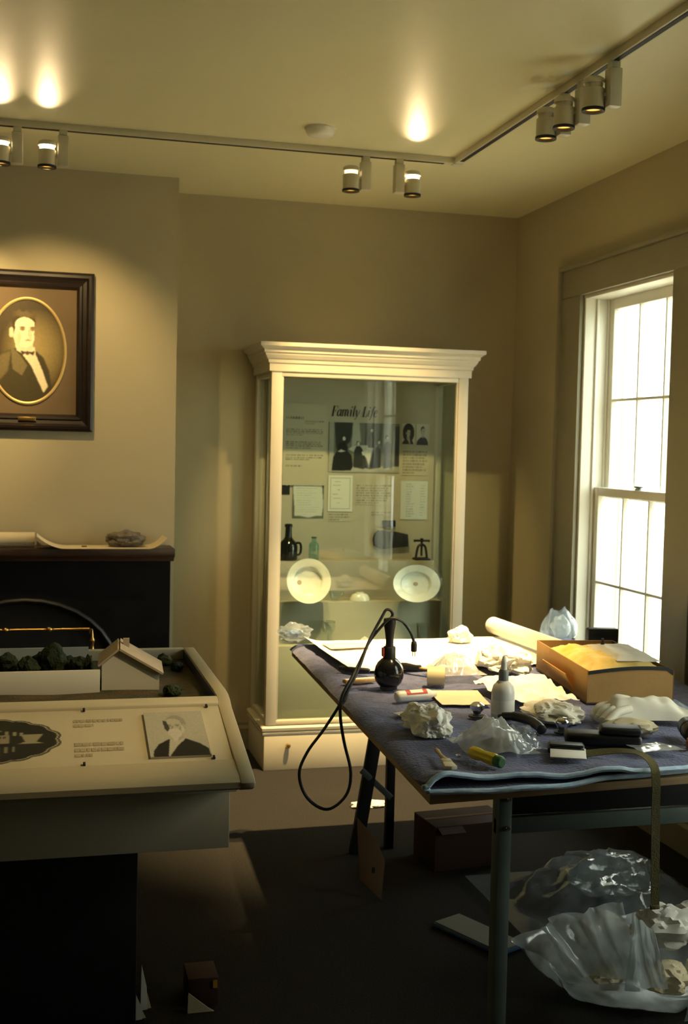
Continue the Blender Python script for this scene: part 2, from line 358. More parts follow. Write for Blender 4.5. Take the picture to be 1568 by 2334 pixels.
# ------------------------------------------------------------------ printed sheets (flat print drawn by formula)
def blur(a, k=1):
    for _ in range(k):
        p = np.pad(a, ((1,1),(1,1))+((0,0),)*(a.ndim-2), mode='edge')
        a = (p[:-2,1:-1]+p[2:,1:-1]+p[1:-1,:-2]+p[1:-1,2:]+2*a)/6
    return a
class Sheet:
    """image grid in u right, v up (0..1)"""
    def __init__(s, nu, nv, col):
        s.nu, s.nv = nu, nv
        s.V, s.U = np.meshgrid((np.arange(nv)+.5)/nv, (np.arange(nu)+.5)/nu, indexing='ij')
        s.a = np.ones((nv, nu, 3))*np.array(col)
    def put(s, mask, col, soft=1):
        m = blur(mask.astype(float), soft)[..., None]; s.a = s.a*(1-m)+np.array(col)*m; return s
    def ell(s, cx, cy, rx, ry, col, soft=1, rot=0):
        x, y = s.U-cx, s.V-cy; c, q = math.cos(rot), math.sin(rot)
        return s.put((((x*c+y*q)/rx)**2+((-x*q+y*c)/ry)**2) < 1, col, soft)
    def poly(s, pts, col, soft=1):
        x, y = s.U, s.V; ins = np.zeros(x.shape, bool); n = len(pts)
        for i in range(n):
            (x1, y1), (x2, y2) = pts[i], pts[(i+1) % n]
            if y1 == y2: continue
            ins ^= ((y1 > y) != (y2 > y)) & (x < (x2-x1)*(y-y1)/(y2-y1)+x1)
        return s.put(ins, col, soft)
    def rect(s, u0, v0, u1, v1, col, soft=0): return s.put((s.U > u0)&(s.U < u1)&(s.V > v0)&(s.V < v1), col, soft)
    def text(s, u0, v0, u1, v1, rows, col, seed=0, ragged=.2, fill=.62):
        rg = np.random.RandomState(seed); h = (v1-v0)/rows
        for r in range(rows):
            v = v1-(r+1)*h; end = u1-(u1-u0)*ragged*rg.rand(); u = u0
            if r == rows-1: end = u0+(u1-u0)*(.3+.4*rg.rand())
            while u < end:
                wd = (u1-u0)*(.04+.10*rg.rand()); k = .55+.45*rg.rand()
                m = ((s.U > u)&(s.U < min(u+wd, end))&(s.V > v+h*.2)&(s.V < v+h*(.2+fill))).astype(float)*k
                s.a = s.a*(1-m[..., None])+np.array(col)*m[..., None]
                u += wd+(u1-u0)*.02
        return s
    def grain(s, amt, seed=0):
        rg = np.random.RandomState(seed); n = blur(rg.rand(s.nv, s.nu)-.5, 1)[..., None]; s.a = np.clip(s.a*(1+n*amt), 0, 1); return s
    def build(s, name, O, ex, ey, W, H, parent=None, t=.0015, rough=.5, mask=None, label=None):
        """O lower-left corner, ex/ey unit vectors; a thin printed card of thickness t"""
        O = Vector(O); ex = Vector(ex).normalized(); ey = Vector(ey).normalized(); nn = ex.cross(ey)
        nu, nv = s.nu, s.nv
        if mask is None: mask = np.ones((nv, nu), bool)
        idx = {}; vs = []; fs = []; cols = []
        def vid(i, j):
            if (i, j) not in idx: idx[(i, j)] = len(vs); vs.append(O+ex*W*i/nu+ey*H*j/nv+nn*t)
            return idx[(i, j)]
        for j in range(nv):
            for i in range(nu):
                if mask[j, i]: fs.append((vid(i,j), vid(i+1,j), vid(i+1,j+1), vid(i,j+1))); cols.append(s.a[j, i])
        if mask.all():
            k = len(vs); vs += [O, O+ex*W, O+ex*W+ey*H, O+ey*H]
            c = [vid(0,0), vid(nu,0), vid(nu,nv), vid(0,nv)]
            fs += [(k+3,k+2,k+1,k)]; cols.append((.6,.58,.5))
            for e in range(4): fs.append((k+e, k+(e+1)%4, c[(e+1)%4], c[e])); cols.append((.6,.58,.5))
        me = bpy.data.meshes.new(name); me.from_pydata([tuple(v) for v in vs], [], fs); me.update()
        at = me.attributes.new('print', 'FLOAT_COLOR', 'CORNER')
        data = np.ones((len(me.loops), 4), np.float32); lens = np.array([len(f) for f in fs])
        data[:, :3] = np.repeat(np.array(cols, np.float32), lens, axis=0); at.data.foreach_set('color', data.ravel())
        me.materials.append(print_mat(rough)); o = bpy.data.objects.new(name, me); COL.objects.link(o)
        if parent: o.parent = parent
        if label: o['label'] = label
        return o

def man_bust(S, x0, y0, sc, skin, hair, coat, shirt, beard=None, facing=1, tie=None, sx=1, receding=False):
    """simple head-and-shoulders figure; (x0,y0) chin point, sc head height"""
    P = lambda x, y: (x0+x*sc*sx*facing, y0+y*sc)
    E = lambda x, y, rx, ry, c, so=1, rot=0: S.ell(*P(x,y), rx*sc*sx, ry*sc, c, so, rot)
    S.poly([P(-1.25,-1.9),P(-1.15,-.75),P(-.85,-.48),P(-.35,-.22),P(.38,-.22),P(.8,-.45),P(1.05,-.8),P(1.2,-1.9)], coat, 1)
    S.poly([P(-.26,-.1),P(.3,-.12),P(.34,-.3),P(.52,-1.2),P(.05,-.55),P(-.28,-.25)], shirt, 1)
    S.poly([P(-.24,.15),P(.22,.15),P(.27,-.2),P(.0,-.32),P(-.26,-.16)], [c*.8 for c in skin], 1)
    E(-.02,.62,.43,.46,hair,1); E(-.36,.42,.08,.15,[c*.85 for c in skin],1)
    E(.04,.40,.34,.42,skin,1); E(.09,.2,.25,.26,skin,1)
    E(.1,.62 if not receding else .7,.32,.2,skin,1)
    sh = [c*.35 for c in skin]; md = [c*.62 for c in skin]
    E(-.08,.50,.085,.03,sh,1); E(.24,.50,.075,.03,sh,1)
    E(-.08,.57,.11,.018,sh,1); E(.24,.57,.09,.018,sh,1)
    S.poly([P(.09,.50),P(.15,.50),P(.20,.32),P(.10,.31)], md, 1)
    E(.12,.17,.11,.018,sh,1); E(-.2,.3,.06,.14,md,2)
    if beard: E(.06,.10,.3,.24,beard,1); E(-.28,.28,.06,.2,beard,1); S.poly([P(-.2,.1),P(.32,.1),P(.1,-.45)], beard, 1)
    if tie: S.poly([P(.02,-.2),P(-.24,-.12),P(-.22,-.34)], tie, 1); S.poly([P(.02,-.22),P(.32,-.14),P(.3,-.36)], tie, 1)

# ------------------------------------------------------------------ track lighting
TX, TY = 1.744, 4.925
T = thing('lighting_track', 'cream ceiling lighting track turning a corner near the back wall', 'light track', (TX, TY, ZC))
b = MB().box(-3.4, .017, -.017, .017, -.026, 0); b.build('track_run', M['lamp'], T, bevel=.002)
b = MB().box(-.017, .017, -4.6, -.019, -.026, 0); b.build('track_run', M['lamp'], T, bevel=.002)
MB().box(-.021, .021, -.021, .021, -.03, 0).build('corner_connector', M['lamp'], T, bevel=.002)
MB().box(-3.4, -.06, -.009, .009, -.0275, -.0258).build('track_slot', M['black_slot'], T)
MB().box(-.009, .009, -4.6, -.06, -.0275, -.0258).build('track_slot', M['black_slot'], T)

def track_lamp(x, y, side, aim, label, lit='bright', power=40, cone=60, back=None, group='track lamps', lean=0):
    """side: unit 2D offset from the transformer box to the lamp can; aim: 3D point the can's light falls on"""
    z = ZC-.026
    t = thing('track_lamp', label, 'lamp', (x, y, z), group=group)
    MB().box(-.016, .016, -.016, .016, -.022, 0).build('adapter', M['lamp'], t, bevel=.003)
    MB().box(-.021, .021, -.021, .021, -.142, -.022).build('transformer_box', M['lamp'], t, bevel=.004)
    hx, hy = side[0]*.062, side[1]*.062
    head = MB().lathe([(.0345,-.148),(.0345,-.082),(.033,-.08),(.03,-.08),(.03,-.142),(.0325,-.148)], 28, (hx,hy,0), close=True).build('lamp_can', M['lamp'], t, smooth=True)
    MB().lathe([(.0,-.044),(.024,-.044),(.033,-.05),(.0345,-.056),(.0345,-.064),(.03,-.064),(0,-.06)], 28, (hx,hy,0)).build('can_cap', M['lamp'], t, smooth=True)
    MB().lathe([(.028,-.083),(.028,-.061)], 24, (hx,hy,0)).build('light_slot', M['glow'] if lit == 'bright' else (M['glowdim'] if lit == 'dim' else M['lamp']), t)
    MB().lathe([(.0,-.122),(.014,-.124),(.028,-.138),(.029,-.139),(.029,-.13),(0,-.115)], 24, (hx,hy,0)).build('reflector', M['bulbamber'], t, smooth=True)
    MB().lathe([(.0285,-.15),(.0365,-.15),(.0365,-.141),(.0285,-.141)], 28, (hx,hy,0), close=True).build('can_rim', M['black_slot'], t, smooth=True)
    MB().beam((side[0]*.018, side[1]*.018, -.10), (side[0]*.03, side[1]*.03, -.10), .012, .012).build('pivot', M['lamp'], t)
    ld = bpy.data.lights.new('lamp_beam', 'SPOT'); ld.energy = power*POWER; ld.color = WARM; ld.spot_size = math.radians(cone); ld.spot_blend = .75; ld.shadow_soft_size = .02
    lo = bpy.data.objects.new('lamp_beam', ld); COL.objects.link(lo); lo.parent = t; lo.location = (hx, hy, -.158)
    d = Vector(aim)-Vector((x+hx, y+hy, z-.158)); lo.rotation_euler = d.to_track_quat('-Z', 'Y').to_euler()
    if back:
        ld = bpy.data.lights.new('slot_leak', 'SPOT'); ld.energy = back*1.0; ld.color = (1,.72,.38); ld.spot_size = math.radians(33); ld.spot_blend = 1; ld.shadow_soft_size = .012
        lo = bpy.data.objects.new('slot_leak', ld); COL.objects.link(lo); lo.parent = t; lo.location = (hx, hy-.05, -.07)
        lo.rotation_euler = Vector((lean, -1.0, .25)).to_track_quat('-Z', 'Y').to_euler()
    return t
g1 = 'track lamps along the back wall'; g2 = 'track lamps by the window wall'
track_lamp(.092, TY, (-1,0), (.05, 5.72, 1.75), 'cream track lamp with glowing can, second from left edge above the framed portrait', 'bright', 5.2, 84, 6.0, g1)
track_lamp(-.083, TY, (-1,0), (-.45, 5.72, 1.95), 'cream track lamp cut off by the left edge, glowing can', 'bright', 7, 66, 6.0, g1)
track_lamp(1.335, TY, (-1,0), (1.55, 5.75, 1.5), 'cream track lamp with dim can, left one of the pair above the glass case', 'dim', 13, 60, None, g1)
track_lamp(1.483, TY, (1,0), (1.36, 5.02, .0), 'cream track lamp with glowing can, right one of the pair above the glass case', 'bright', 85, 52, 6.5, g1, -.30)
track_lamp(TX, 3.845, (-.8,.55), (1.55, 4.35, .75), 'cream track lamp by the window wall, farthest of the three', 'off', 24, 33, None, g2)
track_lamp(TX, 3.70, (-.8,.55), (1.5, 4.1, .75), 'cream track lamp by the window wall, middle of the three', 'off', 24, 33, None, g2)
track_lamp(TX, 3.482, (-.8,.55), (1.45, 3.8, .75), 'cream track lamp by the window wall, nearest of the three', 'off', 24, 33, None, g2)

track_lamp(TX, 2.30, (-.8,.55), (.05, 3.22, .86), 'cream track lamp on the window wall track nearest the viewer', 'off', 15, 25, None, g2)

t = thing('smoke_detector', 'round white smoke detector disc on the ceiling', 'smoke detector', (1.07, 4.64, ZC))
MB().lathe([(.0,-.034),(.036,-.034),(.05,-.028),(.056,-.016),(.057,-.008)], 32).build('cover', M['white_paint'], t, smooth=True)
MB().lathe([(.057,-.008),(.061,-.008),(.061,0),(0,0)], 32).build('base_plate', M['white_paint'], t, smooth=True)

# ------------------------------------------------------------------ framed portrait on the chimney breast
def portrait():
    yb = BY-.004; xc, zc = -.045, 1.99; hw, hh = .298, .366
    t = thing('framed_portrait', 'dark wood framed oval portrait of a man in a bow tie on the wall', 'picture', (xc, BY, zc))
    wv = .078
    # mitred stepped moulding, one piece per side
    prof = [(0, 0), (0, .030), (.012, .036), (.024, .036), (.034, .024), (.050, .020), (.056, .026), (.066, .024), (wv, .010), (wv, 0)]
    for k in range(4):
        a = math.pi/2*k; L_ = hw if k % 2 == 0 else hh; D = hh if k % 2 == 0 else hw
        mb = MB(); n = len(prof); vs = []
        for sgn in (-1, 1):
            for (o, h) in prof:
                p = Vector((sgn*(L_-o), -h, D-o)); ca, sa = math.cos(a), math.sin(a)
                vs.append((p.x*ca-p.z*sa, p.y, p.x*sa+p.z*ca))
        mb.add(vs, [tuple(range(n)), tuple(range(2*n-1, n-1, -1))]+[(i, (i+1) % n, (i+1) % n+n, i+n) for i in range(n)])
        mb.build('frame_side', M['frame'], t)
    MB().box(-hw+wv-.002, hw-wv+.002, -.008, 0, -hh+wv-.002, hh-wv+.002).build('mat_board', M['matboard'], t)
    rx, rz, zo = .166, .236, .0
    ring = []; n = 72; prf = [(-.002, -.008), (-.002, -.014), (.004, -.017), (.010, -.015), (.012, -.008)]
    vs = []; fs = []
    for k in range(n):
        an = 2*math.pi*k/n; c, s_ = math.cos(an), math.sin(an)
        for (o, h) in prf: vs.append(((rx+o)*c, h, (rz+o)*s_+zo))
    q = len(prf)
    for k in range(n):
        k2 = (k+1) % n
        for i in range(q-1): fs.append((k*q+i, k2*q+i, k2*q+i+1, k*q+i+1))
    MB().add(vs, fs).build('oval_trim', M['gilt'], t, smooth=True)
    S = Sheet(110, 156, (.055,.04,.016))
    r2 = ((S.U-.62)/.5)**2+((S.V-.5)/.42)**2
    S.a += (np.clip(1-r2, 0, 1)**1.2)[..., None]*np.array((.24,.185,.075))
    skin = (.80,.70,.48); hair = (.05,.035,.015)
    def Q(x, y): return (x, y)
    # coat, lapels, shirt front, tie
    S.poly([(.02,.0),(.03,.40),(.16,.47),(.30,.52),(.42,.52),(.62,.50),(.72,.44),(.80,.30),(.86,.0)], (.055,.045,.02), 2)
    S.poly([(.03,.38),(.16,.46),(.28,.50),(.24,.30),(.12,.2)], (.15,.12,.055), 3)
    S.poly([(.33,.55),(.60,.54),(.61,.47),(.70,.32),(.78,.16),(.72,.10),(.55,.36),(.44,.46)], (.72,.63,.43), 1)
    S.poly([(.28,.54),(.40,.46),(.50,.36),(.43,.26),(.30,.32)], (.16,.13,.06), 1)
    S.poly([(.30,.66),(.56,.64),(.58,.52),(.47,.47),(.36,.50)], [c*.85 for c in skin], 1)
    S.ell(.45,.785,.155,.10, hair, 2); [S.ell(.33+.05*k,.855+.012*math.sin(k*2.3),.04,.03,(.07+.03*(k%2),.05+.02*(k%2),.02),2,.5) for k in range(6)]; S.ell(.47,.85,.09,.03,(.12,.09,.04),2)
    S.ell(.455,.70,.135,.125, skin, 1); S.ell(.475,.63,.115,.10, skin, 1); S.ell(.465,.76,.128,.062, skin, 1)
    S.ell(.285,.675,.035,.05,[c*.8 for c in skin],1)
    S.poly([(.285,.80),(.325,.80),(.335,.71),(.315,.67)], hair, 1)
    for ex in (.43, .565): S.ell(ex,.708,.036,.014,(.22,.16,.07),1); S.ell(ex,.727,.045,.008,(.16,.11,.05),1)
    S.poly([(.505,.71),(.53,.71),(.552,.645),(.515,.64)], (.55,.45,.27), 1)
    S.ell(.51,.605,.048,.008,(.38,.26,.14),1); S.ell(.385,.63,.03,.06,(.62,.52,.33),3); S.ell(.54,.655,.02,.05,(.66,.56,.36),2)
    S.poly([(.50,.488),(.41,.502),(.42,.455)], (.06,.04,.02), 1); S.poly([(.50,.488),(.60,.50),(.58,.455)], (.06,.04,.02), 1); S.ell(.50,.48,.03,.018,(.08,.055,.03),1)
    S.grain(.25, 3)
    mask = (((S.U-.5)/.5)**2+((S.V-.5)/.5)**2) < 1.0
    S.build('portrait_print', (-rx, -.0085, -rz+zo), (1,0,0), (0,0,1), 2*rx, 2*rz, t, .0008, .5, mask, 'sepia head and shoulders print in an oval')
    MB().box(-.040, .040, -.031, -.022, -hh+.045, -hh+.062).build('name_plate', M['brass'], t, bevel=.001)['label'] = 'small brass plate'
portrait()

# ------------------------------------------------------------------ glass display case
CX0, CX1, CY0, CY1 = 1.078, 2.088, 5.62, 6.05
PY = 5.972                                   # face of the case's back panel
def glyph_title(parent, x, z, h, y):
    """serif italic lettering built from thick stems, hairlines and serifs"""
    G = {
     'F': (.56, [([(.14,0),(.14,.70)],.105), ([(.02,.685),(.52,.685)],.03), ([(.51,.70),(.51,.54)],.03), ([(.14,.37),(.38,.37)],.03), ([(.38,.45),(.38,.29)],.03), ([(.01,.012),(.28,.012)],.025)]),
     'a': (.50, [([(.38,.46),(.38,.10),(.42,.02),(.49,.05)],.085), ([(.38,.36),(.30,.46),(.19,.46),(.08,.34),(.05,.17),(.11,.03),(.20,.01),(.31,.10),(.38,.24)],[.03,.03,.05,.085,.095,.07,.04,.03,.03])]),
     'm': (.82, [([(.10,.46),(.10,0)],.085), ([(.10,.34),(.20,.45),(.30,.46),(.36,.38),(.36,0)],[.03,.04,.05,.085,.085]), ([(.36,.34),(.46,.45),(.56,.46),(.62,.38),(.62,.08),(.66,.02),(.73,.05)],[.03,.04,.05,.085,.085,.05,.03]), ([(.02,.42),(.10,.46)],.03)]),
     'i': (.30, [([(.12,.46),(.12,.08),(.16,.02),(.23,.05)],[.085,.085,.05,.03]), ([(.03,.42),(.12,.46)],.03), ([(.125,.60),(.135,.68)],.09)]),
     'l': (.28, [([(.11,.72),(.11,.08),(.15,.02),(.22,.05)],[.085,.085,.05,.03]), ([(.02,.70),(.11,.72)],.03)]),
     'y': (.48, [([(.08,.46),(.14,.20),(.20,.02)],[.085,.085,.06]), ([(.42,.46),(.34,.20),(.22,-.04),(.10,-.18),(.02,-.16)],[.04,.03,.03,.04,.06]), ([(.0,.42),(.09,.46)],.03)]),
     'L': (.54, [([(.15,0),(.15,.70)],.105), ([(.03,.688),(.29,.688)],.025), ([(.02,.015),(.46,.015)],.03), ([(.47,.0),(.50,.17)],.03)]),
     'f': (.34, [([(.40,.66),(.34,.71),(.26,.68),(.20,.52),(.14,.10),(.08,-.14),(-.02,-.17)],[.06,.04,.05,.075,.08,.05,.05]), ([(.06,.44),(.34,.44)],.028)]),
     'e': (.44, [([(.08,.24),(.24,.26),(.36,.36),(.32,.45),(.20,.46),(.09,.34),(.06,.17),(.13,.03),(.24,.01),(.37,.10)],[.028,.028,.05,.05,.04,.08,.09,.07,.045,.03])]),
     ' ': (.28, [])}
    b = MB(); cx = 0; xs = .66
    for ch in 'Family Life':
        adv, strokes = G[ch]
        for pts, wd in strokes:
            wd = wd if isinstance(wd, list) else [wd]*len(pts)
            pp = [Vector(((cx+p[0])*xs+.20*p[1], p[1])) for p in pts]; L_ = []; R_ = []
            for i, p in enumerate(pp):
                d = (pp[min(i+1, len(pp)-1)]-pp[max(i-1, 0)]).normalized(); n = Vector((-d.y, d.x))*wd[i]*.46
                L_.append(p+n); R_.append(p-n)
            for i in range(len(pp)-1):
                b.prism([(x+q.x*h, z+q.y*h) for q in (L_[i], L_[i+1], R_[i+1], R_[i])], 'y', y-.0012, y)
        cx += adv
    return b.build('title_lettering', M['ink'], parent), cx*h

def display_case():
    C = thing('display_case', 'tall cream glass display case with moulded cornice against the back wall', 'display case', (CX0, CY0, 0))
    o = Vector((CX0, CY0, 0))
    def B(bx, name, m=M['case'], bev=.003, par=C):
        mb = MB(); [mb.box(*q) for q in bx]; mb.v = [(p[0]-o.x, p[1]-o.y, p[2]) for p in mb.v]
        return mb.build(name, m, par, bevel=bev)
    B([(CX0, CX1, CY0-.004, CY1, 0, .178)], 'base_box')
    # base moulding, three steps proud of the box
    def ring(prof, name, flip=False):
        """profile (outward offset, z) swept round front and both sides with mitred corners"""
        n = len(prof); vs = []
        for (cx, cy, mx, my) in ((CX0, CY1, -1, 0), (CX0, CY0, -1, -1), (CX1, CY0, 1, -1), (CX1, CY1, 1, 0)):
            for (q, z) in prof: vs.append((cx+mx*q-o.x, cy+my*q-o.y, z))
        fs = [tuple(range(n)), tuple(range(4*n-1, 3*n-1, -1))]
        for k in range(3):
            for i in range(n): fs.append((k*n+i, k*n+(i+1) % n, (k+1)*n+(i+1) % n, (k+1)*n+i))
        return MB().add(vs, fs).build(name, M['case'], C)
    ring([(-.03,.176),(.006,.176),(.008,.186),(.003,.190),(.010,.196),(.012,.210),(.004,.216),(-.03,.222)], 'base_moulding')
    MB().lathe([(0,0),(.007,0),(.009,.004),(.012,.010),(.013,.016),(.009,.023),(0,.025)], 20, (1.196-o.x, -.004, .122), Matrix.Rotation(math.pi/2,3,'X')).build('knob', M['brass'], C, smooth=True)['label'] = 'small round brass knob'
    zt = 1.938
    pw = .052
    for (xa, ya) in ((CX0+.006, CY0), (CX1-pw-.006, CY0), (CX0+.006, CY1-.045), (CX1-pw-.006, CY1-.045)):
        B([(xa, xa+pw, ya, ya+(.04 if ya == CY0 else .045), .222, zt)], 'corner_post')
    B([(CX0+.058, CX1-.058, CY0+.002, CY0+.036, 1.912, zt)], 'top_rail'); B([(CX0+.058, CX1-.058, CY0+.002, CY0+.036, .222, .245)], 'bottom_rail')
    for xa in (CX0+.012, CX1-.04): B([(xa, xa+.028, CY0+.04, CY1-.045, 1.912, zt)], 'side_rail'); B([(xa, xa+.028, CY0+.04, CY1-.045, .222, .245)], 'side_rail')
    # thin door frame inside the posts
    for xa in (CX0+.058, CX1-.058-.008): B([(xa, xa+.008, CY0+.006, CY0+.026, .245, 1.912)], 'door_edge', M['case'], .001)
    B([(CX0+.066, CX1-.066, CY0+.013, CY0+.018, .245, 1.912)], 'front_glass', M['glass'], 0)
    for xa in (CX0+.024, CX1-.03): B([(xa, xa+.006, CY0+.04, CY1-.045, .245, 1.912)], 'side_glass', M['glass'], 0)
    B([(CX0+.03, CX1-.03, CY0+.04, CY1-.05, 1.925, zt)], 'case_ceiling', M['casein'], 0)
    B([(CX0+.03, CX1-.03, CY0+.036, CY1-.05, .222, .236)], 'case_floor', M['casein'], 0)
    B([(CX0+.058, CX1-.058, PY+.002, PY+.02, .236, 1.925)], 'back_panel', M['casein'], 0)
    ring([(-.05,1.936),(.006,1.936),(.006,1.972),(.012,1.976),(.014,1.990),(.020,1.996),(.030,2.012),(.032,2.020),(.038,2.024),(.040,2.038),(.052,2.048),(.060,2.052),(.060,2.070),(-.05,2.072)], 'cornice')
    B([(CX0+.04, CX1-.04, CY0+.04, CY1, 2.060, 2.068)], 'case_lid')
    # stepped risers inside
    B([(CX0+.066, CX1-.09, 5.835, PY, .236, 1.002)], 'riser', M['casein'], .002)
    B([(CX0+.064, CX1-.07, 5.745, 5.834, .236, .806)], 'riser', M['casein'], .002)
    B([(CX0+.064, CX1-.07, 5.672, 5.744, .236, .600)], 'riser', M['casein'], .002)
    return C, o
CASE, CO = display_case()
def rel(x, y, z): return (x-CO.x, y-CO.y, z-CO.z)

def case_graphics():
    ink = (.22,.21,.17); bgc = (.45,.43,.33)
    # left text panel and its raised right edge, right text panel
    S = Sheet(96, 170, bgc)
    S.text(.06,.80,.75,.84,1,(.12,.12,.10),1,.0); S.text(.5,.74,.98,.79,2,(.2,.19,.16),2,.1)
    S.text(.06,.60,.96,.69,4,ink,3,.1); S.text(.06,.44,.96,.54,4,ink,4,.1); S.text(.06,.30,.96,.38,3,ink,5,.1); S.text(.06,.22,.96,.25,1,ink,6,.1)
    S.build('text_panel', rel(1.215, PY-.004, 1.38), (1,0,0), (0,0,1), .225, .42, CASE, .003, .6, None, 'tan text panel')
    t1, wd = glyph_title(CASE, 0, 0, .077, 0); t1.location = rel(1.466, PY, 1.738); t1['label'] = 'black italic title lettering'
    # group photograph
    S = Sheet(190, 130, (.15,.16,.135))
    S.rect(0,0,.07,1,(.34,.35,.30),5); S.poly([(.07,1),(.36,1),(.30,.62),(.20,.5),(.10,.45)], (.03,.035,.03), 4); S.poly([(.33,1),(.42,1),(.45,.62),(.32,.52)], (.40,.42,.36), 4)
    S.rect(.50,.55,.74,1,(.07,.08,.07),4); S.rect(.77,.45,.84,1,(.28,.29,.25),4); S.rect(.93,.12,1,.95,(.045,.05,.045),2); S.rect(0,0,1,.12,(.36,.37,.32),4)
    dk = (.012,.013,.012); d2 = (.03,.033,.03); sk = (.62,.62,.54)
    S.poly([(.27,.46),(.34,.54),(.52,.55),(.63,.50),(.60,.40),(.57,.14),(.53,.30),(.44,.36)], (.52,.53,.47), 2)        # table cloth
    def head(x, y, r, c=sk, hair=dk): S.ell(x-.004, y+r*.5, r*.82, r*1.45, hair, 1); S.ell(x+.004, y, r*.66, r*1.2, c, 1); S.ell(x+.006, y+r*.2, r*.5, r*.14, [q*.5 for q in c], 1)
    S.poly([(.04,.02),(.06,.30),(.11,.42),(.13,.56),(.18,.61),(.23,.60),(.265,.50),(.26,.42),(.32,.34),(.34,.10),(.31,.03)], dk, 2); head(.205,.675,.032); S.poly([(.12,.41),(.17,.455),(.235,.42),(.17,.40)], sk, 1)
    S.poly([(.345,.10),(.355,.44),(.385,.53),(.44,.53),(.475,.46),(.47,.30),(.52,.16),(.50,.06)], d2, 2); head(.41,.58,.028)
    S.poly([(.45,.10),(.455,.30),(.475,.35),(.505,.34),(.54,.22),(.57,.07)], d2, 2); head(.475,.40,.024)
    S.poly([(.545,.50),(.55,.72),(.575,.80),(.62,.80),(.655,.70),(.66,.50)], d2, 2); head(.598,.855,.026)
    S.poly([(.565,.06),(.61,.36),(.65,.50),(.69,.54),(.735,.46),(.735,.10)], dk, 2); head(.705,.61,.028)
    S.poly([(.775,.08),(.775,.52),(.795,.62),(.85,.64),(.885,.56),(.895,.10)], d2, 2); head(.822,.71,.027,(.45,.45,.4))
    S.grain(.3, 5).build('group_photograph', rel(1.458, PY, 1.452), (1,0,0), (0,0,1), .378, .255, CASE, .003, .35, None, 'black and white group photograph round a table')
    for k, (x, z, wd, h) in enumerate(((1.850,1.603,.070,.108), (1.929,1.600,.070,.110))):
        S = Sheet(40, 60, (.52,.53,.47))
        if k == 0:
            S.ell(.5,.55,.46,.46,(.02,.02,.02),1); man_bust(S, .48,.36,.40,(.42,.42,.37),(.015,.015,.015),(.02,.02,.02),(.4,.4,.36))
        else: man_bust(S, .5,.46,.40,(.42,.42,.37),(.03,.03,.03),(.012,.012,.012),(.02,.02,.02))
        S.build('portrait_photograph', rel(x, PY, z), (1,0,0), (0,0,1), wd, h, CASE, .002, .4)
    def doc(x0, z0, x1, z1, col, kind, seed):
        S = Sheet(60, 80, col)
        if kind == 'ledger':
            S.text(.12,.06,.9,.92,16,[c*.8 for c in col],seed,.4,.4); m = (np.minimum(np.minimum(S.U,1-S.U)*.8, np.minimum(S.V,1-S.V)) < .035+.02*np.sin(S.U*9+S.V*7)); S.put(m,(.10,.11,.09),2)
        elif kind == 'certificate':
            S.put((abs(np.minimum(np.minimum(S.U,1-S.U),np.minimum(S.V,1-S.V)*1.3)-.10) < .012),[c*.6 for c in col],1)
            for v, a, c_ in ((.82,.24,.6),(.72,.30,.5),(.60,.12,.45),(.48,.32,.35),(.36,.28,.5),(.24,.14,.6)): S.text(.5-a,v-.02,.5+a,v+.02,1,[q*c_ for q in col],seed+int(v*99),0)
        elif kind == 'table':
            S.text(.20,.05,.52,.95,14,(.36,.42,.48),seed,.5,.55); S.text(.72,.08,.94,.92,12,[c*.7 for c in col],seed+5,.3,.4)
        else:
            S.a *= 0; S.a += np.array((.015,.016,.015)); S.ell(.7,.55,.18,.14,(.28,.29,.26),2); S.rect(.3,.5,.9,.56,(.2,.2,.18),2)
        S.build('document_print', rel(x0, PY, z0), (1,0,0), (0,0,1), x1-x0, z1-z0, CASE, .002, .5)
    doc(1.272,1.212,1.436,1.438,(.55,.60,.54),'ledger',11); doc(1.458,1.247,1.588,1.434,(.64,.67,.60),'certificate',12)
    doc(1.850,1.208,2.000,1.410,(.56,.62,.62),'table',13); doc(1.206,1.332,1.256,1.436,(.02,.02,.02),'dark',14)
    for (x0, z0, x1, z1, rows, sd) in ((1.606,1.283,1.816,1.392,8,21), (1.855,1.44,2.0,1.575,8,22), (1.462,1.196,1.582,1.238,3,23), (1.69,1.224,1.83,1.25,2,24)):
        S = Sheet(64, 48, bgc); S.text(.02,.03,.98,.97,rows,ink,sd,.2); S.build('text_panel', rel(x0, PY, z0), (1,0,0), (0,0,1), x1-x0, z1-z0, CASE, .0006, .6)
case_graphics()

# things shown in the case
t = thing('stoneware_jug', 'black glass jug bottle with a loop handle on the case\'s top riser', 'jug', (1.236, 5.885, 1.003))
MB().lathe([(0,0),(.044,0),(.047,.006),(.048,.07),(.042,.09),(.026,.105),(.018,.118),(.016,.165),(.020,.168),(.020,.182),(.014,.184),(.012,.16),(0,.155)], 28).build('body', M['dkglass'], t, smooth=True)
MB().tube(spline([(.040,-.012,.088),(.058,-.012,.086),(.064,-.012,.064),(.060,-.012,.035),(.046,-.012,.026)], 6), .006, 8).build('handle', M['dkglass'], t, smooth=True)
t = thing('aqua_bottle', 'small aqua glass bottle beside the black jug in the case', 'bottle', (1.368, 5.88, 1.003))
MB().lathe([(0,.002),(.024,.002),(.026,.005),(.026,.078),(.020,.088),(.012,.093),(.011,.11),(.014,.112),(.014,.118),(.010,.118)], 24).build('body', M['aqua'], t, smooth=True)
MB().lathe([(.010,.112),(.014,.112),(.0145,.119),(.010,.119)], 20, close=True).build('lip', M['aqua'], t, smooth=True)
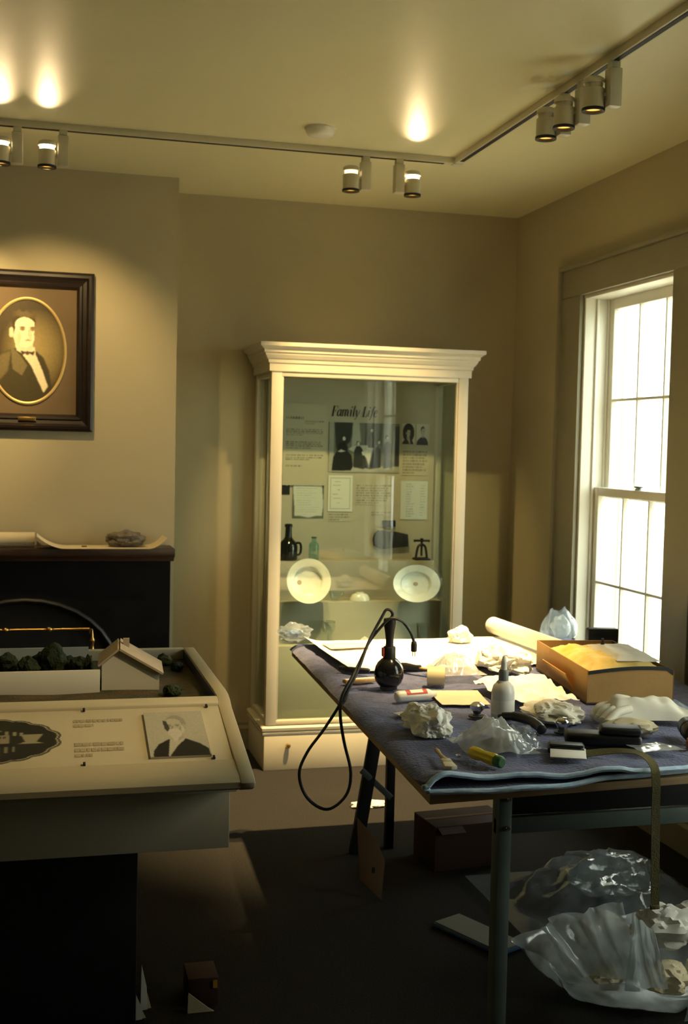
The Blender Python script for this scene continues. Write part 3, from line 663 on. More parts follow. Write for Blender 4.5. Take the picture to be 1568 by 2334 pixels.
def plate(name, label, c, rx, ry, tilt, yaw, mark):
    t = thing(name, label, 'plate' if rx == ry else 'platter', c, (0, 0, yaw))
    R = Matrix.Rotation(math.pi/2-tilt, 3, 'X')
    o = Vector((0, 0, ry*math.cos(tilt)))
    MB().lathe([(0,.0),(.58,.0),(.64,.006),(.68,.018),(.72,.020),(.98,.030),(1.0,.032),(1.0,.035),(.97,.034),(.70,.0245),(.66,.0225),(.62,.010),(.58,.0065),(0,.006)], 48, o, R @ Matrix.Diagonal((1,1,1)), rx, ry).build('dish', M['china'], t, smooth=True)
    MB().lathe([(0,.0068),(.10,.0068),(.11,.0060)], 20, o+R @ Vector((mark[0]*rx, mark[1]*ry, 0)), R, rx, ry).build('stain_mark', M['chinamark'], t)
    return t
plate('dinner_plate', 'round white china plate propped on the left of the glass case', (1.297, 5.70, .602+.204), .111, .111, .18, 0, (-.38,-.05))
plate('oval_platter', 'oval white china platter propped on the right of the glass case', (1.853, 5.70, .602+.204), .124, .094, .18, 0, (.02,.0))
# wineglass, tumbler, cup, bowl
t = thing('goblet', 'clear stemmed drinking glass on the lowest riser in the case', 'goblet', (1.410, 5.705, .601))
MB().lathe([(.030,.002),(.028,.004),(.006,.008),(.005,.045),(.012,.052),(.028,.064),(.034,.085),(.033,.112)], 24).build('bowl_and_stem', M['clear'], t, smooth=True)
MB().lathe([(.0315,.1105),(.034,.1105),(.034,.1145),(.0315,.1145)], 24, close=True).build('rim', M['clear'], t, smooth=True)
t = thing('tumbler', 'clear straight tumbler at the right of the lowest riser', 'glass', (1.90, 5.705, .601))
MB().lathe([(0,.003),(.026,.003),(.030,.095)], 24).build('wall', M['clear'], t, smooth=True)
MB().lathe([(0,0),(.027,0),(.0275,.012),(0,.012)], 24).build('base', M['clear'], t, smooth=True)
t = thing('glass_cup', 'small clear glass cup on the middle riser between the plates', 'cup', (1.462, 5.79, .807))
MB().lathe([(.0,.004),(.016,.004),(.026,.016),(.031,.045)], 24).build('bowl', M['clear'], t, smooth=True)
MB().tube(spline([(.028,0,.04),(.042,0,.045),(.044,0,.028),(.030,0,.02)], 6), .003, 6).build('handle', M['clear'], t, smooth=True)
t = thing('sauce_dish', 'small white upturned dish on the middle riser between the plates', 'dish', (1.590, 5.785, .807))
MB().lathe([(.052,.0),(.050,.014),(.040,.030),(.026,.036),(0,.036)], 28, sy=.7).build('body', M['china'], t, smooth=True)
MB().lathe([(.018,.034),(.022,.034),(.021,.042),(.018,.042)], 24, close=True, sy=.7).build('foot_ring', M['china'], t, smooth=True)
t = thing('pottery_shard', 'small pale pottery fragment on the lowest riser', 'shard', (1.60, 5.71, .601))
MB().prism([(-.03,0),(.028,0),(.02,.022),(.0,.034),(-.02,.02)], 'y', -.006, .006).build('shard', M['tissue'], t, bevel=.003)
MB().prism([(-.026,.006),(-.02,.006),(-.014,.018),(-.018,.018)], 'y', -.0075, -.006).build('glaze_band', M['paperyel'], t)
# screw press / stand
t = thing('iron_press', 'small black iron screw press on the case\'s top riser', 'press', (1.945, 5.885, 1.003))
MB().prism([(-.042,0),(.042,0),(.040,.008),(.030,.012),(-.030,.012),(-.040,.008)], 'y', -.03, .03).build('base', M['iron'], t, bevel=.002)
for s in (-1, 1): MB().tube(spline([(s*.030,0,.010),(s*.026,0,.04),(s*.018,0,.07),(0,0,.082)], 6), .0065, 8).build('arm', M['iron'], t, smooth=True)
MB().lathe([(.005,.02),(.006,.03),(.006,.10),(.009,.104),(.009,.112),(0,.114)], 12).build('screw', M['iron'], t, smooth=True)
MB().tube([(-.042,0,.098),(-.036,0,.1),(.036,0,.1),(.042,0,.098)], [.008,.006,.006,.008], 10).build('handle_bar', M['iron'], t, smooth=True)
# dark fan-shaped block and small plaque mounted on the panel
t = thing('dark_wooden_paddle', 'dark flaring wooden fragment mounted low on the case\'s back panel', 'fragment', (1.80, PY, 1.10))
MB().prism([(-.098,.0),(-.090,.034),(-.070,.052),(.02,.045),(.092,.030),(.094,-.034),(.03,-.040),(-.06,-.048),(-.092,-.03)], 'y', -.022, 0).build('board', M['iron'], t, bevel=.004)
for k in range(4): MB().box(-.07+k*.045, -.068+k*.045, -.0235, -.022, -.034, .034).build('groove_strip', M['black_slot'], t)
t = thing('dark_plaque', 'small dark oblong plaque above the flaring wooden fragment', 'plaque', (1.788, PY, 1.186))
MB().box(-.037, .037, -.012, 0, -.017, .017).build('plate', M['iron'], t, bevel=.005)
MB().box(-.028, .028, -.0135, -.012, -.008, -.005).build('ridge', M['black_slot'], t)

# ------------------------------------------------------------------ fireplace
def fireplace():
    F = thing('fireplace_surround', 'black slate fireplace surround with dark wooden mantel shelf', 'fireplace', (-.45, BY, 0))
    ox = -.45
    # front slab with arched opening
    pts = []; xr = .345; 
    outer = [(1.062,0),(1.062,1.03),(-1.10,1.03),(-1.10,0)]
    arch = [(-.40-.355, 0)] ; arch = [(-.765+.0, 0)]
    cxa, r = .40, .415
    arch = [(cxa-r, 0), (cxa-r, .52)]+[(cxa+r*math.cos(a), .52+.33*math.sin(a)) for a in [math.pi*(1-k/16) for k in range(1, 16)]]+[(cxa+r, .52), (cxa+r, 0)]
    poly = [(-1.10,0),(-1.10,1.03),(1.062,1.03),(1.062,0)]+arch[::-1]
    b = MB(); n = len(poly)
    me = bmesh.new(); vs = [me.verts.new((p[0], -.13, p[1])) for p in poly]; f = me.faces.new(vs)
    ex = bmesh.ops.extrude_face_region(me, geom=[f]); 
    for v in [g for g in ex['geom'] if isinstance(g, bmesh.types.BMVert)]: v.co.y = 0
    bmesh.ops.triangulate(me, faces=[q for q in me.faces if len(q.verts) > 4]); bmesh.ops.recalc_face_normals(me, faces=me.faces)
    m = bpy.data.meshes.new('slab'); me.to_mesh(m); me.free(); m.materials.append(M['marble'])
    o = bpy.data.objects.new('slab', m); COL.objects.link(o); o.parent = F
    tb = [(x, -.14, z) for (x, z) in arch]
    MB().tube(tb, .014, 8).build('arch_moulding', M['black'], F, smooth=True)
    MB().box(cxa-r-.02, cxa+r+.02, -.118, -.11, 0, .86).build('firebox_back', M['black'], F)
    MB().prism([(-.155,1.03),(-.165,1.045),(-.185,1.05),(-.20,1.062),(-.205,1.092),(0,1.092),(0,1.03)], 'x', -1.12, 1.075).build('mantel_shelf', M['mantelwood'], F, bevel=.003)
    return F
fireplace()
# brass fender rail in front of the firebox
t = thing('brass_fender', 'thin brass fender rail with finials in front of the fireplace', 'fender', (-.30, 5.50, 0))
MB().tube([(-.55,0,.728),(.54,0,.728)], .006, 10).build('rail', M['brass'], t, smooth=True)
for x in (.17, .36): MB().lathe([(0,-.024),(.007,-.022),(.006,-.014),(.013,-.006),(.013,.006),(.006,.014),(.008,.02),(0,.026)], 14, (x,0,.728), Matrix.Rotation(math.pi/2,3,'Y')).build('rail_knob', M['brass'], t, smooth=True)
MB().lathe([(.009,.728),(0,.70)], 12, (.54,0,0)).build('rail_tip', M['brass'], t)
for x in (.552, -.56): MB().lathe([(.03,0),(.03,.01),(.009,.02),(.008,.60),(.015,.62),(.008,.64),(.008,.66),(.014,.675),(.006,.69),(.005,.705),(0,.73)], 14, (x,0,0)).build('post', M['brass'], t, smooth=True)
MB().tube([(-.55,0,.30),(.54,0,.30)], .006, 8).build('rail', M['brass'], t, smooth=True)

# papers and a rag on the mantel
def curl(name, label, x0, x1, y, w, zfn, m, cat='paper', seed=0):
    t = tag(MB().surf(lambda u, v: (x0+(x1-x0)*u, y-w/2+w*v, zfn(u, v)), 30, 8, .0012).build(name, m, None, smooth=True), label, cat)
    return t
curl('paper_sheet', 'long curling cream paper sheet lying on the mantel shelf', .004, .585, 5.60, .20, lambda u, v: 1.0945+.055*max(0, 1-u/.22)**2+.05*max(0, (u-.86)/.14)**2, M['paperyel'])
t = thing('paper_roll', 'rolled cream paper at the left end of the mantel shelf', 'paper roll', (-.35, 5.585, 1.0945+.034))
MB().lathe([(.034,-.34),(.034,.345),(.0325,.345),(.0325,-.34)], 28, (0,0,0), Matrix.Rotation(math.pi/2,3,'Y'), close=True, sy=1).build('outer_turn', M['paperyel'], t, smooth=True)
MB().lathe([(.026,-.33),(.026,.338),(.0245,.338),(.0245,-.33)], 24, (.0,0,-.006), Matrix.Rotation(math.pi/2,3,'Y'), close=True).build('inner_turn', M['paper'], t, smooth=True)
tag(MB().prism([(-.012,-.004),(.012,-.004),(.012,.004),(-.012,.004)], 'z', 0, .006).build('wood_chip', M['cardside'], None, bevel=.002, loc=(.215, 5.58, 1.0955)), 'small brown wooden chip on the curling paper sheet', 'wood chip')

def blob(name, m, c, r, amp, s, seed, parent=None, sub=4, flat=None, ridge=True):
    """crumpled closed lump; r = (rx, ry, rz)"""
    bm = bmesh.new(); bmesh.ops.create_icosphere(bm, subdivisions=sub, radius=1)
    for v in bm.verts:
        d = v.co.normalized(); k = (.6*ridged(d+.35*Vector((nz(d,1.5,seed+2), nz(d,1.5,seed+3), nz(d,1.5,seed+4))), s, seed, 2)+.8*nz(d, s*.8, seed+8)) if ridge else nz(d, s, seed)*1.6
        v.co = Vector((d.x*r[0], d.y*r[1], d.z*r[2]))*(1+amp*k)
        if flat is not None and v.co.z < flat: v.co.z = flat+(v.co.z-flat)*.08
    me = bpy.data.meshes.new(name); bm.to_mesh(me); bm.free(); me.materials.append(m)
    me.polygons.foreach_set('use_smooth', [True]*len(me.polygons)); me.set_sharp_from_angle(angle=math.radians(28))
    o = bpy.data.objects.new(name, me); COL.objects.link(o); o.location = c
    if parent: o.parent = parent
    return o
tag(blob('crumpled_rag', M['rag'], (.405, 5.605, 1.127), (.075,.05,.034), .5, 2.2, 4, flat=-.0255), 'crumpled grey-brown rag on the mantel paper', 'rag')

# ------------------------------------------------------------------ exhibit console with model landscape
def console():
    x0, x1 = -1.25, .512
    K = thing('exhibit_console', 'beige exhibit console with sunken model landscape and sloping text panel', 'exhibit', (0, 3.3, 0))
    o = Vector((0, 3.3, 0))
    def add(mb, name, m=M['console'], bev=.003, par=K, **k):
        mb.v = [(p[0]-o.x, p[1]-o.y, p[2]-o.z) for p in mb.v]; return mb.build(name, m, par, bevel=bev, **k)
    zt = .905
    # end cheeks carry the profile: flat top, rounded break, slope, rounded lip
    prof = [(3.93,zt),(3.24,zt),(3.19,.902),(3.16,.894),(3.13,.880),(3.05,.860),(2.80,.796),(2.772,.786),(2.762,.776),(2.766,.762),(2.79,.752),(2.86,.745),(3.93,.745)]
    for (a, b_) in ((x1-.036, x1), (x0, x0+.036)): add(MB().prism(prof, 'x', a, b_), 'end_cheek', bev=.004)
    a, b_ = x0+.036, x1-.036
    add(MB().box(a, b_, 3.895, 3.93, .746, zt), 'back_rim')
    add(MB().prism([(3.165,.84),(3.165,zt-.002),(3.156,zt-.003),(3.142,.895),(3.136,.888),(3.136,.84)], 'x', a, b_), 'front_rim')
    add(MB().prism([(3.136,.882),(2.865,.806),(2.865,.790),(3.136,.86)], 'x', a, b_), 'panel_board')
    # rounded bull-nose lip
    lip = [(2.865,.8075),(2.80,.793),(2.778,.787),(2.765,.778),(2.765,.764),(2.79,.753),(2.865,.745)]
    add(MB().prism(lip, 'x', a, b_), 'bull_nose', smooth=True, bev=0)
    add(MB().box(x0+.01, x1-.02, 2.90, 3.90, .715, .744), 'apron_cove')
    add(MB().box(x0+.02, x1-.03, 2.952, 2.985, .556, .714), 'apron')
    add(MB().box(x1-.063, x1-.03, 2.986, 3.88, .556, .714), 'side_apron')
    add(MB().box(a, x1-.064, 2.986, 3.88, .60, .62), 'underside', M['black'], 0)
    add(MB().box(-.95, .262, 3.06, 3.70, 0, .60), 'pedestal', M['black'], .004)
    # landscape tray
    g = .872
    add(MB().surf(lambda u, v: (a+(b_-a)*u, 3.895-(3.895-3.165)*v, g+.006*nz((u*5, v*3, 0), 1.5, 3)), 60, 24), 'landscape_ground', M['diog'], 0, smooth=True)
    add(MB().box(b_-.004, b_, 3.165, 3.895, .86, zt-.002), 'tray_side', M['black'], 0)
    add(MB().box(a, .165, 3.845, 3.853, g-.004, .926), 'backdrop_board', M['modelw'], 0)
    add(MB().box(a, .178, 3.395, 3.403, g-.004, .937), 'fence_board', M['modelw'], .001)
    # model house: gable end to the front
    hz = g-.002; R = Matrix.Rotation(math.radians(-4), 3, 'Z'); hc = Vector((.268, 3.50, hz))
    def hv(p): q = hc+R @ Vector(p); return tuple(q)
    wl, wr, d0, d1, el, er, ap, ax = -.078, .084, -.085, .085, .078, .052, .118, -.030
    sec = [(wl,0),(wr,0),(wr,er),(ax,ap),(wl,el)]
    mb = MB(); mb.add([hv((p, d0, q)) for p, q in sec]+[hv((p, d1, q)) for p, q in sec], [(0,1,2,3,4),(9,8,7,6,5)]+[(i,(i+1)%5,(i+1)%5+5,i+5) for i in range(5)])
    H = add(mb, 'model_house', M['modelw'], 0)
    def slope(p, q, th=.006, ov=.010):
        d = Vector((q[0]-p[0], 0, q[1]-p[1])).normalized(); n = Vector((-d.z, 0, d.x))
        if n.z < 0: n = -n
        pts = [Vector((p[0],0,p[1]))+n*.0005, Vector((q[0],0,q[1]))+n*.0005+d*ov]
        vs = []
        for yy in (d0-ov, d1+ov):
            for s_ in pts: vs += [hv((s_.x, yy, s_.z)), hv((s_.x+n.x*th, yy, s_.z+n.z*th))]
        mb = MB().add(vs, [(0,2,3,1),(4,5,7,6),(0,1,5,4),(2,6,7,3),(1,3,7,5),(0,4,6,2)])
        # sub-part of the house: positions are already relative to the console, house sits at its origin
        mb.v = [(p_[0]-o.x, p_[1]-o.y, p_[2]-o.z) for p_ in mb.v]; mb.build('roof_slope', M['modelroof'], H)
    slope((ax, ap), (wr, er)); slope((ax, ap), (wl, el))
    mb = MB().obox(hv((ax+.02, .02, ap+.004)), (.018,.018,.026), (0,0,math.radians(-4))); mb.v = [(p_[0]-o.x, p_[1]-o.y, p_[2]-o.z) for p_ in mb.v]; mb.build('chimney', M['modelroof'], H)
    rg = random.Random(5)
    spots = [(-.02,3.66,.030,.05),(.055,3.70,.034,.075),(.13,3.68,.028,.045),(.10,3.74,.022,.04),(-.08,3.72,.03,.05),(-.14,3.66,.03,.042),(.155,3.62,.012,.06),(.40,3.80,.022,.03),(.43,3.70,.018,.022),(.375,3.33,.024,.026),(-.2,3.74,.03,.05),(.02,3.76,.03,.045)]
    for i, (x, y, r, h) in enumerate(spots):
        bl = blob('model_tree', M['foliage2'] if i in (7,) else M['foliage'], (x-o.x, y-o.y, g+h*.5), (r, r, h*.62), .35, 2.5, i, K, 3)
    # panel graphics, lying on the slope
    dirv = Vector((0, 3.136-2.865, .882-.806)).normalized(); P0 = Vector((0, 2.865, .806))-o
    def on(s_, x, lift=.0006): return P0+dirv*s_+Vector((x, 0, 0))+Vector((0,-dirv.z,dirv.y))*lift
    S = Sheet(90, 84, (.42,.41,.34))
    man_bust(S, .50,.46,.42,(.44,.43,.36),(.30,.29,.25),(.018,.018,.017),(.45,.44,.38),beard=(.52,.51,.45),facing=-1,sx=.98,receding=True)
    S.poly([(.30,.80),(.36,.78),(.40,.62),(.36,.54),(.31,.60)], (.05,.05,.045), 1)
    S.grain(.2, 8)
    base = on(.018, .274)
    S.build('portrait_photo_board', base, (1,0,0), dirv, .150, .225, K, .006, .5, None, 'bearded man photograph on a raised board')
    S = Sheet(100, 110, (.46,.41,.285)); bgc = (.46,.41,.285); dk = (.02,.022,.018)
    an = np.arctan2((S.V-.5)*1.0, (S.U-.30)); rad = np.sqrt(((S.U-.30)/.66)**2+((S.V-.5)/.47)**2)
    lim = 1+.05*np.abs(np.sin(an*9))
    S.put(rad < lim, (.10,.10,.075), 0); S.put(rad < lim*.965, bgc, 0); S.put(rad < lim*.95, dk, 1)
    S.rect(0,.44,.52,.62,(.26,.235,.16),1); S.text(0,.46,.5,.60,2,dk,31,.1)
    S.poly([(.62,.62),(.82,.62),(.76,.46),(.82,.42),(.60,.42),(.66,.46)], (.30,.27,.18), 1)
    for k in range(11):
        u = .02+k*.066; S.rect(u,.70-.012*k*(k>6),u+.03,.84-.02*k*(k>5),(.28,.25,.17),1) if k < 10 else None
        S.rect(u,.14+.014*k*(k>6),u+.026,.36,(.20,.18,.12),1) if k < 9 else None
    S.build('emblem_print', on(.022, -.20), (1,0,0), dirv, .27, .225, K, .0006, .55, rad < lim, 'dark scalloped oval emblem')
    for (s0, s1, rows, sd) in ((.185,.232,2,41), (.035,.115,3,42)):
        S = Sheet(80, 30, bgc); S.text(.0,.02,1,.98,rows,(.33,.29,.19),sd,.15); S.build('text_print', on(s0, .096), (1,0,0), dirv, .128, s1-s0, K, .0005, .55, np.abs(S.a-np.array(bgc)).sum(-1) > .01)
    for (x, s_) in ((.124,.274),(.443,.274),(.116,.004),(.428,.010),(-.3,.274),(-.3,.004)):
        q = on(s_, x, .004); MB().obox(q, (.006,.012,.006), (math.atan2(dirv.z, dirv.y),0,0)).build('clip', M['ink'], K, bevel=.001)
console()

# ------------------------------------------------------------------ work table
TZ = .733
TC = [(.938,2.722),(2.215,2.815),(2.275,4.815),(1.030,4.79)]
def table():
    T = thing('work_table', 'plywood topped work table on folding steel legs under a blanket', 'table', (1.6, 3.75, 0))
    o = (1.6, 3.75, 0)
    def add(mb, name, m, bev=.003, **k):
        mb.v = [(p[0]-o[0], p[1]-o[1], p[2]) for p in mb.v]; return mb.build(name, m, T, bevel=bev, **k)
    add(MB().prism(TC, 'z', TZ-.022, TZ), 'plywood_top', M['ply'], .002)
    zt = TZ-.0225
    # steel apron channel, front and back, and side rails
    for y in (2.90, 4.58):
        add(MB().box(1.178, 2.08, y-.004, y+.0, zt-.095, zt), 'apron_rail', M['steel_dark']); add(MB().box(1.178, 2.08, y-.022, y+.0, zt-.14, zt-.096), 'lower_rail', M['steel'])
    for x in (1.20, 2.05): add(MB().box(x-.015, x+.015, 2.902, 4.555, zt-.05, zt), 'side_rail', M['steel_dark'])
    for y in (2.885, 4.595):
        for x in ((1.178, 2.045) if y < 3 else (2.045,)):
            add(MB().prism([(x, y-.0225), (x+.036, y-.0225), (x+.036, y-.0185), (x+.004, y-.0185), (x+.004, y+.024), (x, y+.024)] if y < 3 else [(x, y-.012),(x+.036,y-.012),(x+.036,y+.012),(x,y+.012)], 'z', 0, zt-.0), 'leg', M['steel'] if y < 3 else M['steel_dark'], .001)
    for z in (zt-.04, zt-.118):
        for x in (1.203, 2.063):
            add(MB().lathe([(0,.007),(.005,.006),(.0075,.002),(.0075,0)], 12, (x, 2.862, z), Matrix.Rotation(math.pi/2,3,'X')), 'bolt', M['chrome'], 0, smooth=True)
    # folding leg pair at the far left: splayed leg, upright and diagonal brace
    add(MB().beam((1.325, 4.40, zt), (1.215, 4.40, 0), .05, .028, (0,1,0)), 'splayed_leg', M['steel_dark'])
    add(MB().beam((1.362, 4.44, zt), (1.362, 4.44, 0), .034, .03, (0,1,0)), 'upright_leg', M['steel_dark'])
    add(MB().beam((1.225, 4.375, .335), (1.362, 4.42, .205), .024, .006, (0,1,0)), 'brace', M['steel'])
table()

def lerp2(a, b, t): return (a[0]+(b[0]-a[0])*t, a[1]+(b[1]-a[1])*t)
def blanket():
    """folded quilted blanket: two layers, joined by a round fold at the left front"""
    K = thing('moving_blanket', 'purple-grey quilted blanket with light blue edges folded over the table', 'blanket', (1.6, 3.75, TZ))
    def base(u, v):
        a = lerp2(TC[0], TC[1], u); b_ = lerp2(TC[3], TC[2], u); p = lerp2(a, b_, v); return p
    def wave(u, v): # raised ripple of the top layer near the front edge
        f = math.exp(-(v/.05)**2)
        return f*(.012*math.exp(-((u-.02)/.06)**2)+.016*math.exp(-((u-.40)/.07)**2)+.010*math.exp(-((u-.62)/.05)**2)+.006*math.sin(u*40)*.5)
    def top(u, v):
        x, y = base(-.006+u*1.01, -.006+v*1.0+.010*math.sin(u*11)*(1-v))
        z = .029+wave(u, v)+.012*math.exp(-(v/.03)**2)*math.exp(-(u/.25)**2)+.0035*nz((x, y, 0), 9, 2)+.002*nz((x, y, 0), 30, 5)
        if u < .03: z -= .020*(1-u/.03)**2; 
        if u < .012: x -= .004
        return (x-1.6, y-3.75, z)
    def low(u, v):
        x, y = base(-.004+u*1.008, -.002+v*.996-.012*math.sin(u*7)*(1-v)); z = .012+.5*wave(u, v)*(1 if u > .1 else .2)+.0015*nz((x, y, 3), 14, 2)
        return (x-1.6, y-3.75, z)
    MB().surf(top, 110, 130, .010).build('upper_layer', M['blanket'], K, smooth=True)
    MB().surf(low, 90, 60, .006).build('lower_layer', M['blanket'], K, smooth=True)
    for fn, dz in ((top, -.003), (low, -.002)):
        MB().tube([Vector(fn(k/90, 0))+Vector((0,-.003,dz)) for k in range(91)], .0075, 8).build('edge_binding', M['bluetrim'], K, smooth=True)
    a = Vector(top(0, 0)); c = Vector(low(0, 0))
    MB().tube(spline([a+Vector((.0,-.003,-.003)), a+Vector((-.010,-.003,-.006)), c+Vector((-.006,-.003,.006)), c+Vector((0,-.003,-.002))], 5), .0075, 8).build('edge_binding', M['bluetrim'], K, smooth=True)
blanket()
BZ = TZ+.0335     # top of the blanket

# ------------------------------------------------------------------ things on the table
def sheet(name, label, corners, m, cat='paper', amp=.004, s=6, seed=1, lift=0, curlL=0, n=(40,40), thick=.0012, z0=None, group=None, hf=None):
    """paper lying on the table; corners front-left, front-right, back-right, back-left"""
    z0 = BZ+.004 if z0 is None else z0
    cx = sum(c[0] for c in corners)/4; cy = sum(c[1] for c in corners)/4
    def fn(u, v):
        x, y = lerp2(lerp2(corners[0], corners[1], u), lerp2(corners[3], corners[2], u), v)
        z = z0+amp*(ridged((x, y, seed), s, seed)+1)+curlL*max(0, 1-u/.08)**2
        if hf: z += hf(u, v)
        return (x-cx, y-cy, z-z0)
    o = MB().surf(fn, n[0], n[1], thick).build(name, m, None, smooth=True, loc=(cx, cy, z0))
    return tag(o, label, cat, group)
sheet('drawing_sheet', 'large white paper sheet covering the far end of the table', [(1.085,4.10),(1.93,4.16),(2.10,4.80),(1.075,4.77)], M['paper'], amp=.003, s=3, seed=2, curlL=.02)
sheet('stained_scrap', 'tan stained paper scrap on the large white sheet', [(1.13,4.52),(1.30,4.54),(1.31,4.68),(1.12,4.66)], M['paperyel'], amp=.002, s=8, seed=4, n=(12,12), z0=BZ+.016)
t = thing('plastic_bag', 'small crumpled blue-white plastic bag at the far left table corner', 'plastic bag', (1.035, 4.765, BZ+.048))
blob('film', M['filmthin'], (0,0,0), (.055,.04,.030), .55, 2.0, 9, t); blob('blue_lining', M['bluecloth'], (-.012,0,-.006), (.030,.022,.015), .4, 2.4, 10, t, 3)
# rolled sheet
t = thing('rolled_paper', 'thick white paper roll lying behind the cardboard box', 'paper roll', (1.955, 4.52, BZ+.05))
R = Matrix.Rotation(math.radians(2.5), 3, 'Z') @ Matrix.Rotation(math.pi/2, 3, 'X')
MB().lathe([(.036,-.33),(.037,.31),(.0355,.31),(.0345,-.33)], 32, (0,0,0), R, close=True).build('outer_turn', M['paper'], t, smooth=True)
MB().lathe([(.028,-.32),(.028,.305),(.0265,.305),(.0265,-.32)], 28, (0,0,-.006), R, close=True).build('inner_turn', M['paper'], t, smooth=True)
# clear bag standing by the window
def bag_shell(name, m, c, prof, seed, n=40, amp=.25, s=1.6, parent=None, squash=1, tilt=(0,0)):
    """open bag: rings (radius, z) with crumple; flares into pleats towards the mouth"""
    vs = []; fs = []; q = len(prof)
    for i, (r, z) in enumerate(prof):
        f = i/(q-1)
        for k in range(n):
            a = 2*math.pi*k/n; d = Vector((math.cos(a), math.sin(a), z*4))
            rr = r*(1+amp*ridged(d, s, seed)+.12*f*math.sin(a*7+seed)); zz = z*(1+.22*f*nz(d, 1.3, seed+5))
            vs.append((rr*math.cos(a)+tilt[0]*z, rr*math.sin(a)*squash+tilt[1]*z, zz))
    for i in range(q-1):
        for k in range(n): fs.append((i*n+k, i*n+(k+1) % n, (i+1)*n+(k+1) % n, (i+1)*n+k))
    fs.append(tuple(range(n))[::-1])
    return MB().add(vs, fs).build(name, m, parent, smooth=True, loc=c)
t = thing('clear_bag', 'clear plastic bag standing by the window behind the box', 'plastic bag', (2.205, 4.74, BZ+.010))
bag_shell('film', M['filmthin'], (0,0,0), [(.055,.003),(.066,.02),(.062,.05),(.05,.08),(.035,.10),(.028,.118)], 3, 30, .35, 1.2, t)
blob('folded_film', M['film'], (.0,-.01,.045), (.035,.03,.04), .5, 1.8, 12, t, 3)

# cardboard box with packing
def carton():
    t = thing('cardboard_box', 'open tan cardboard box full of yellow packing paper on the table', 'box', (1.915, 3.77, BZ+.003), (0, 0, math.radians(-8)))
    w, d, h, th = .292, .60, .108, .004
    MB().box(-w/2, w/2, -d/2, d/2, 0, th).build('bottom', M['cardside'], t)
    MB().box(-w/2, -w/2+th, -d/2, d/2, th, h).build('side_panel', M['cardboard'], t, bevel=.001); MB().box(w/2-th, w/2, -d/2, d/2, th, h).build('side_panel', M['cardside'], t, bevel=.001)
    # front panel with slightly bowed top and rounded right shoulder
    top = [(-w/2+th+k/16*(w-2*th), h-.004+.016*math.sin(math.pi*min(1, k/16*.75))-(.012 if k == 16 else 0)) for k in range(17)]
    MB().prism([(-w/2+th, th), (w/2-th, th)]+top[::-1], 'y', -d/2, -d/2+th).build('front_panel', M['cardboard'], t)
    MB().prism([(p[0], p[1]-.010) for p in top]+[(p[0], p[1]+.002) for p in top[::-1]], 'y', -d/2-.003, -d/2).build('front_flap_edge', M['ink'], t)
    MB().box(-w/2+th, w/2-th, d/2-th, d/2, th, h).build('back_panel', M['cardboard'], t)
    MB().obox((-w/2-.012, -.02, h*.35), (.003, .28, .07), (0, math.radians(-28), 0)).build('side_flap', M['cardboard'], t)
    def mound(u, v):
        x = -w/2+.006+(w-.012)*u; y = -d/2+.006+(d-.10)*v; e = min(u, 1-u, v, 1-v)
        return (x, y, h-.02+min(1, e*5)*.028+.014*ridged((x, y, 0), 9, 6)*min(1, e*8))
    MB().surf(mound, 40, 60).build('yellow_packing', M['yellowpack'], t, smooth=True)
    def white(u, v):
        x = -.02+.15*u; y = -.22+.32*v; e = min(u, 1-u, v, 1-v)
        return (x, y, h+.012+min(1, e*6)*.014+.006*ridged((x, y, 3), 12, 8))
    MB().surf(white, 24, 36, .001).build('white_tissue', M['paper'], t, smooth=True)
    return t
carton()
t = thing('black_box', 'small black box standing behind the cardboard box by the window', 'box', (2.165, 4.26, BZ+.003), (0, 0, math.radians(-6)))
MB().box(-.063, .063, -.02, .02, 0, .122).build('body', M['black'], t, bevel=.008)
MB().box(-.058, .058, -.0215, -.02, .096, .098).build('lid_seam', M['black_slot'], t)
tag(MB().lathe([(0,0),(.008,0),(.007,.006),(.004,.02),(.005,.026),(0,.028)], 12).build('dark_peg', M['ink'], None, smooth=True, loc=(1.935, 3.80, BZ+.135)), 'small dark peg standing on the tissue in the cardboard box', 'peg')

# heap of tissue in the middle
def heap(name, label, c, rx, ry, hgt, m, seed, s=7, cat='tissue', group=None, n=64, rough=.45):
    """crumpled sheet: a low faceted lump with a flat underside"""
    o = blob(name, m, (c[0], c[1], c[2]+hgt*.36), (rx, ry, hgt*.66), .46, 2.1, seed, None, 5, -hgt*.34)
    return tag(o, label, cat, group)
gt = 'crumpled tissue in the middle of the table'
heap('crumpled_tissue', 'tall heap of crumpled white tissue between tape roll and cardboard box', (1.668,4.04,BZ+.016), .070,.135,.075, M['paper'], 21, 8, group=gt)
sheet('crumpled_tissue', 'flat crumpled cream tissue behind the white squeeze bottle', [(1.45,3.43),(1.665,3.41),(1.715,3.84),(1.45,3.79)], M['paper'], 'tissue', amp=.020, s=9, seed=23, n=(60,70), group=gt)
heap('crumpled_tissue', 'low crumpled cream tissue in front of the cardboard box', (1.53,3.31,BZ+.003), .07,.09,.046, M['tissue'], 27, 11, group=gt)
heap('crumpled_tissue', 'small crumpled tissue ball at the far table edge beside the glass case', (1.72,4.66,BZ+.014), .045,.04,.05, M['paper'], 29, 14, n=30, group=gt)
t = thing('clear_wrap', 'crumpled clear plastic wrap over the tissue beside the tape roll', 'plastic wrap', (1.455, 3.985, BZ+.016))
MB().surf(lambda u, v: (-.085+.17*u, -.10+.20*v, .01+.06*max(0, 1-((u-.5)**2+(v-.5)**2)*4)*(.7+.5*ridged((u, v, 0), 3, 31))), 36, 36).build('film', M['film'], t, smooth=True)
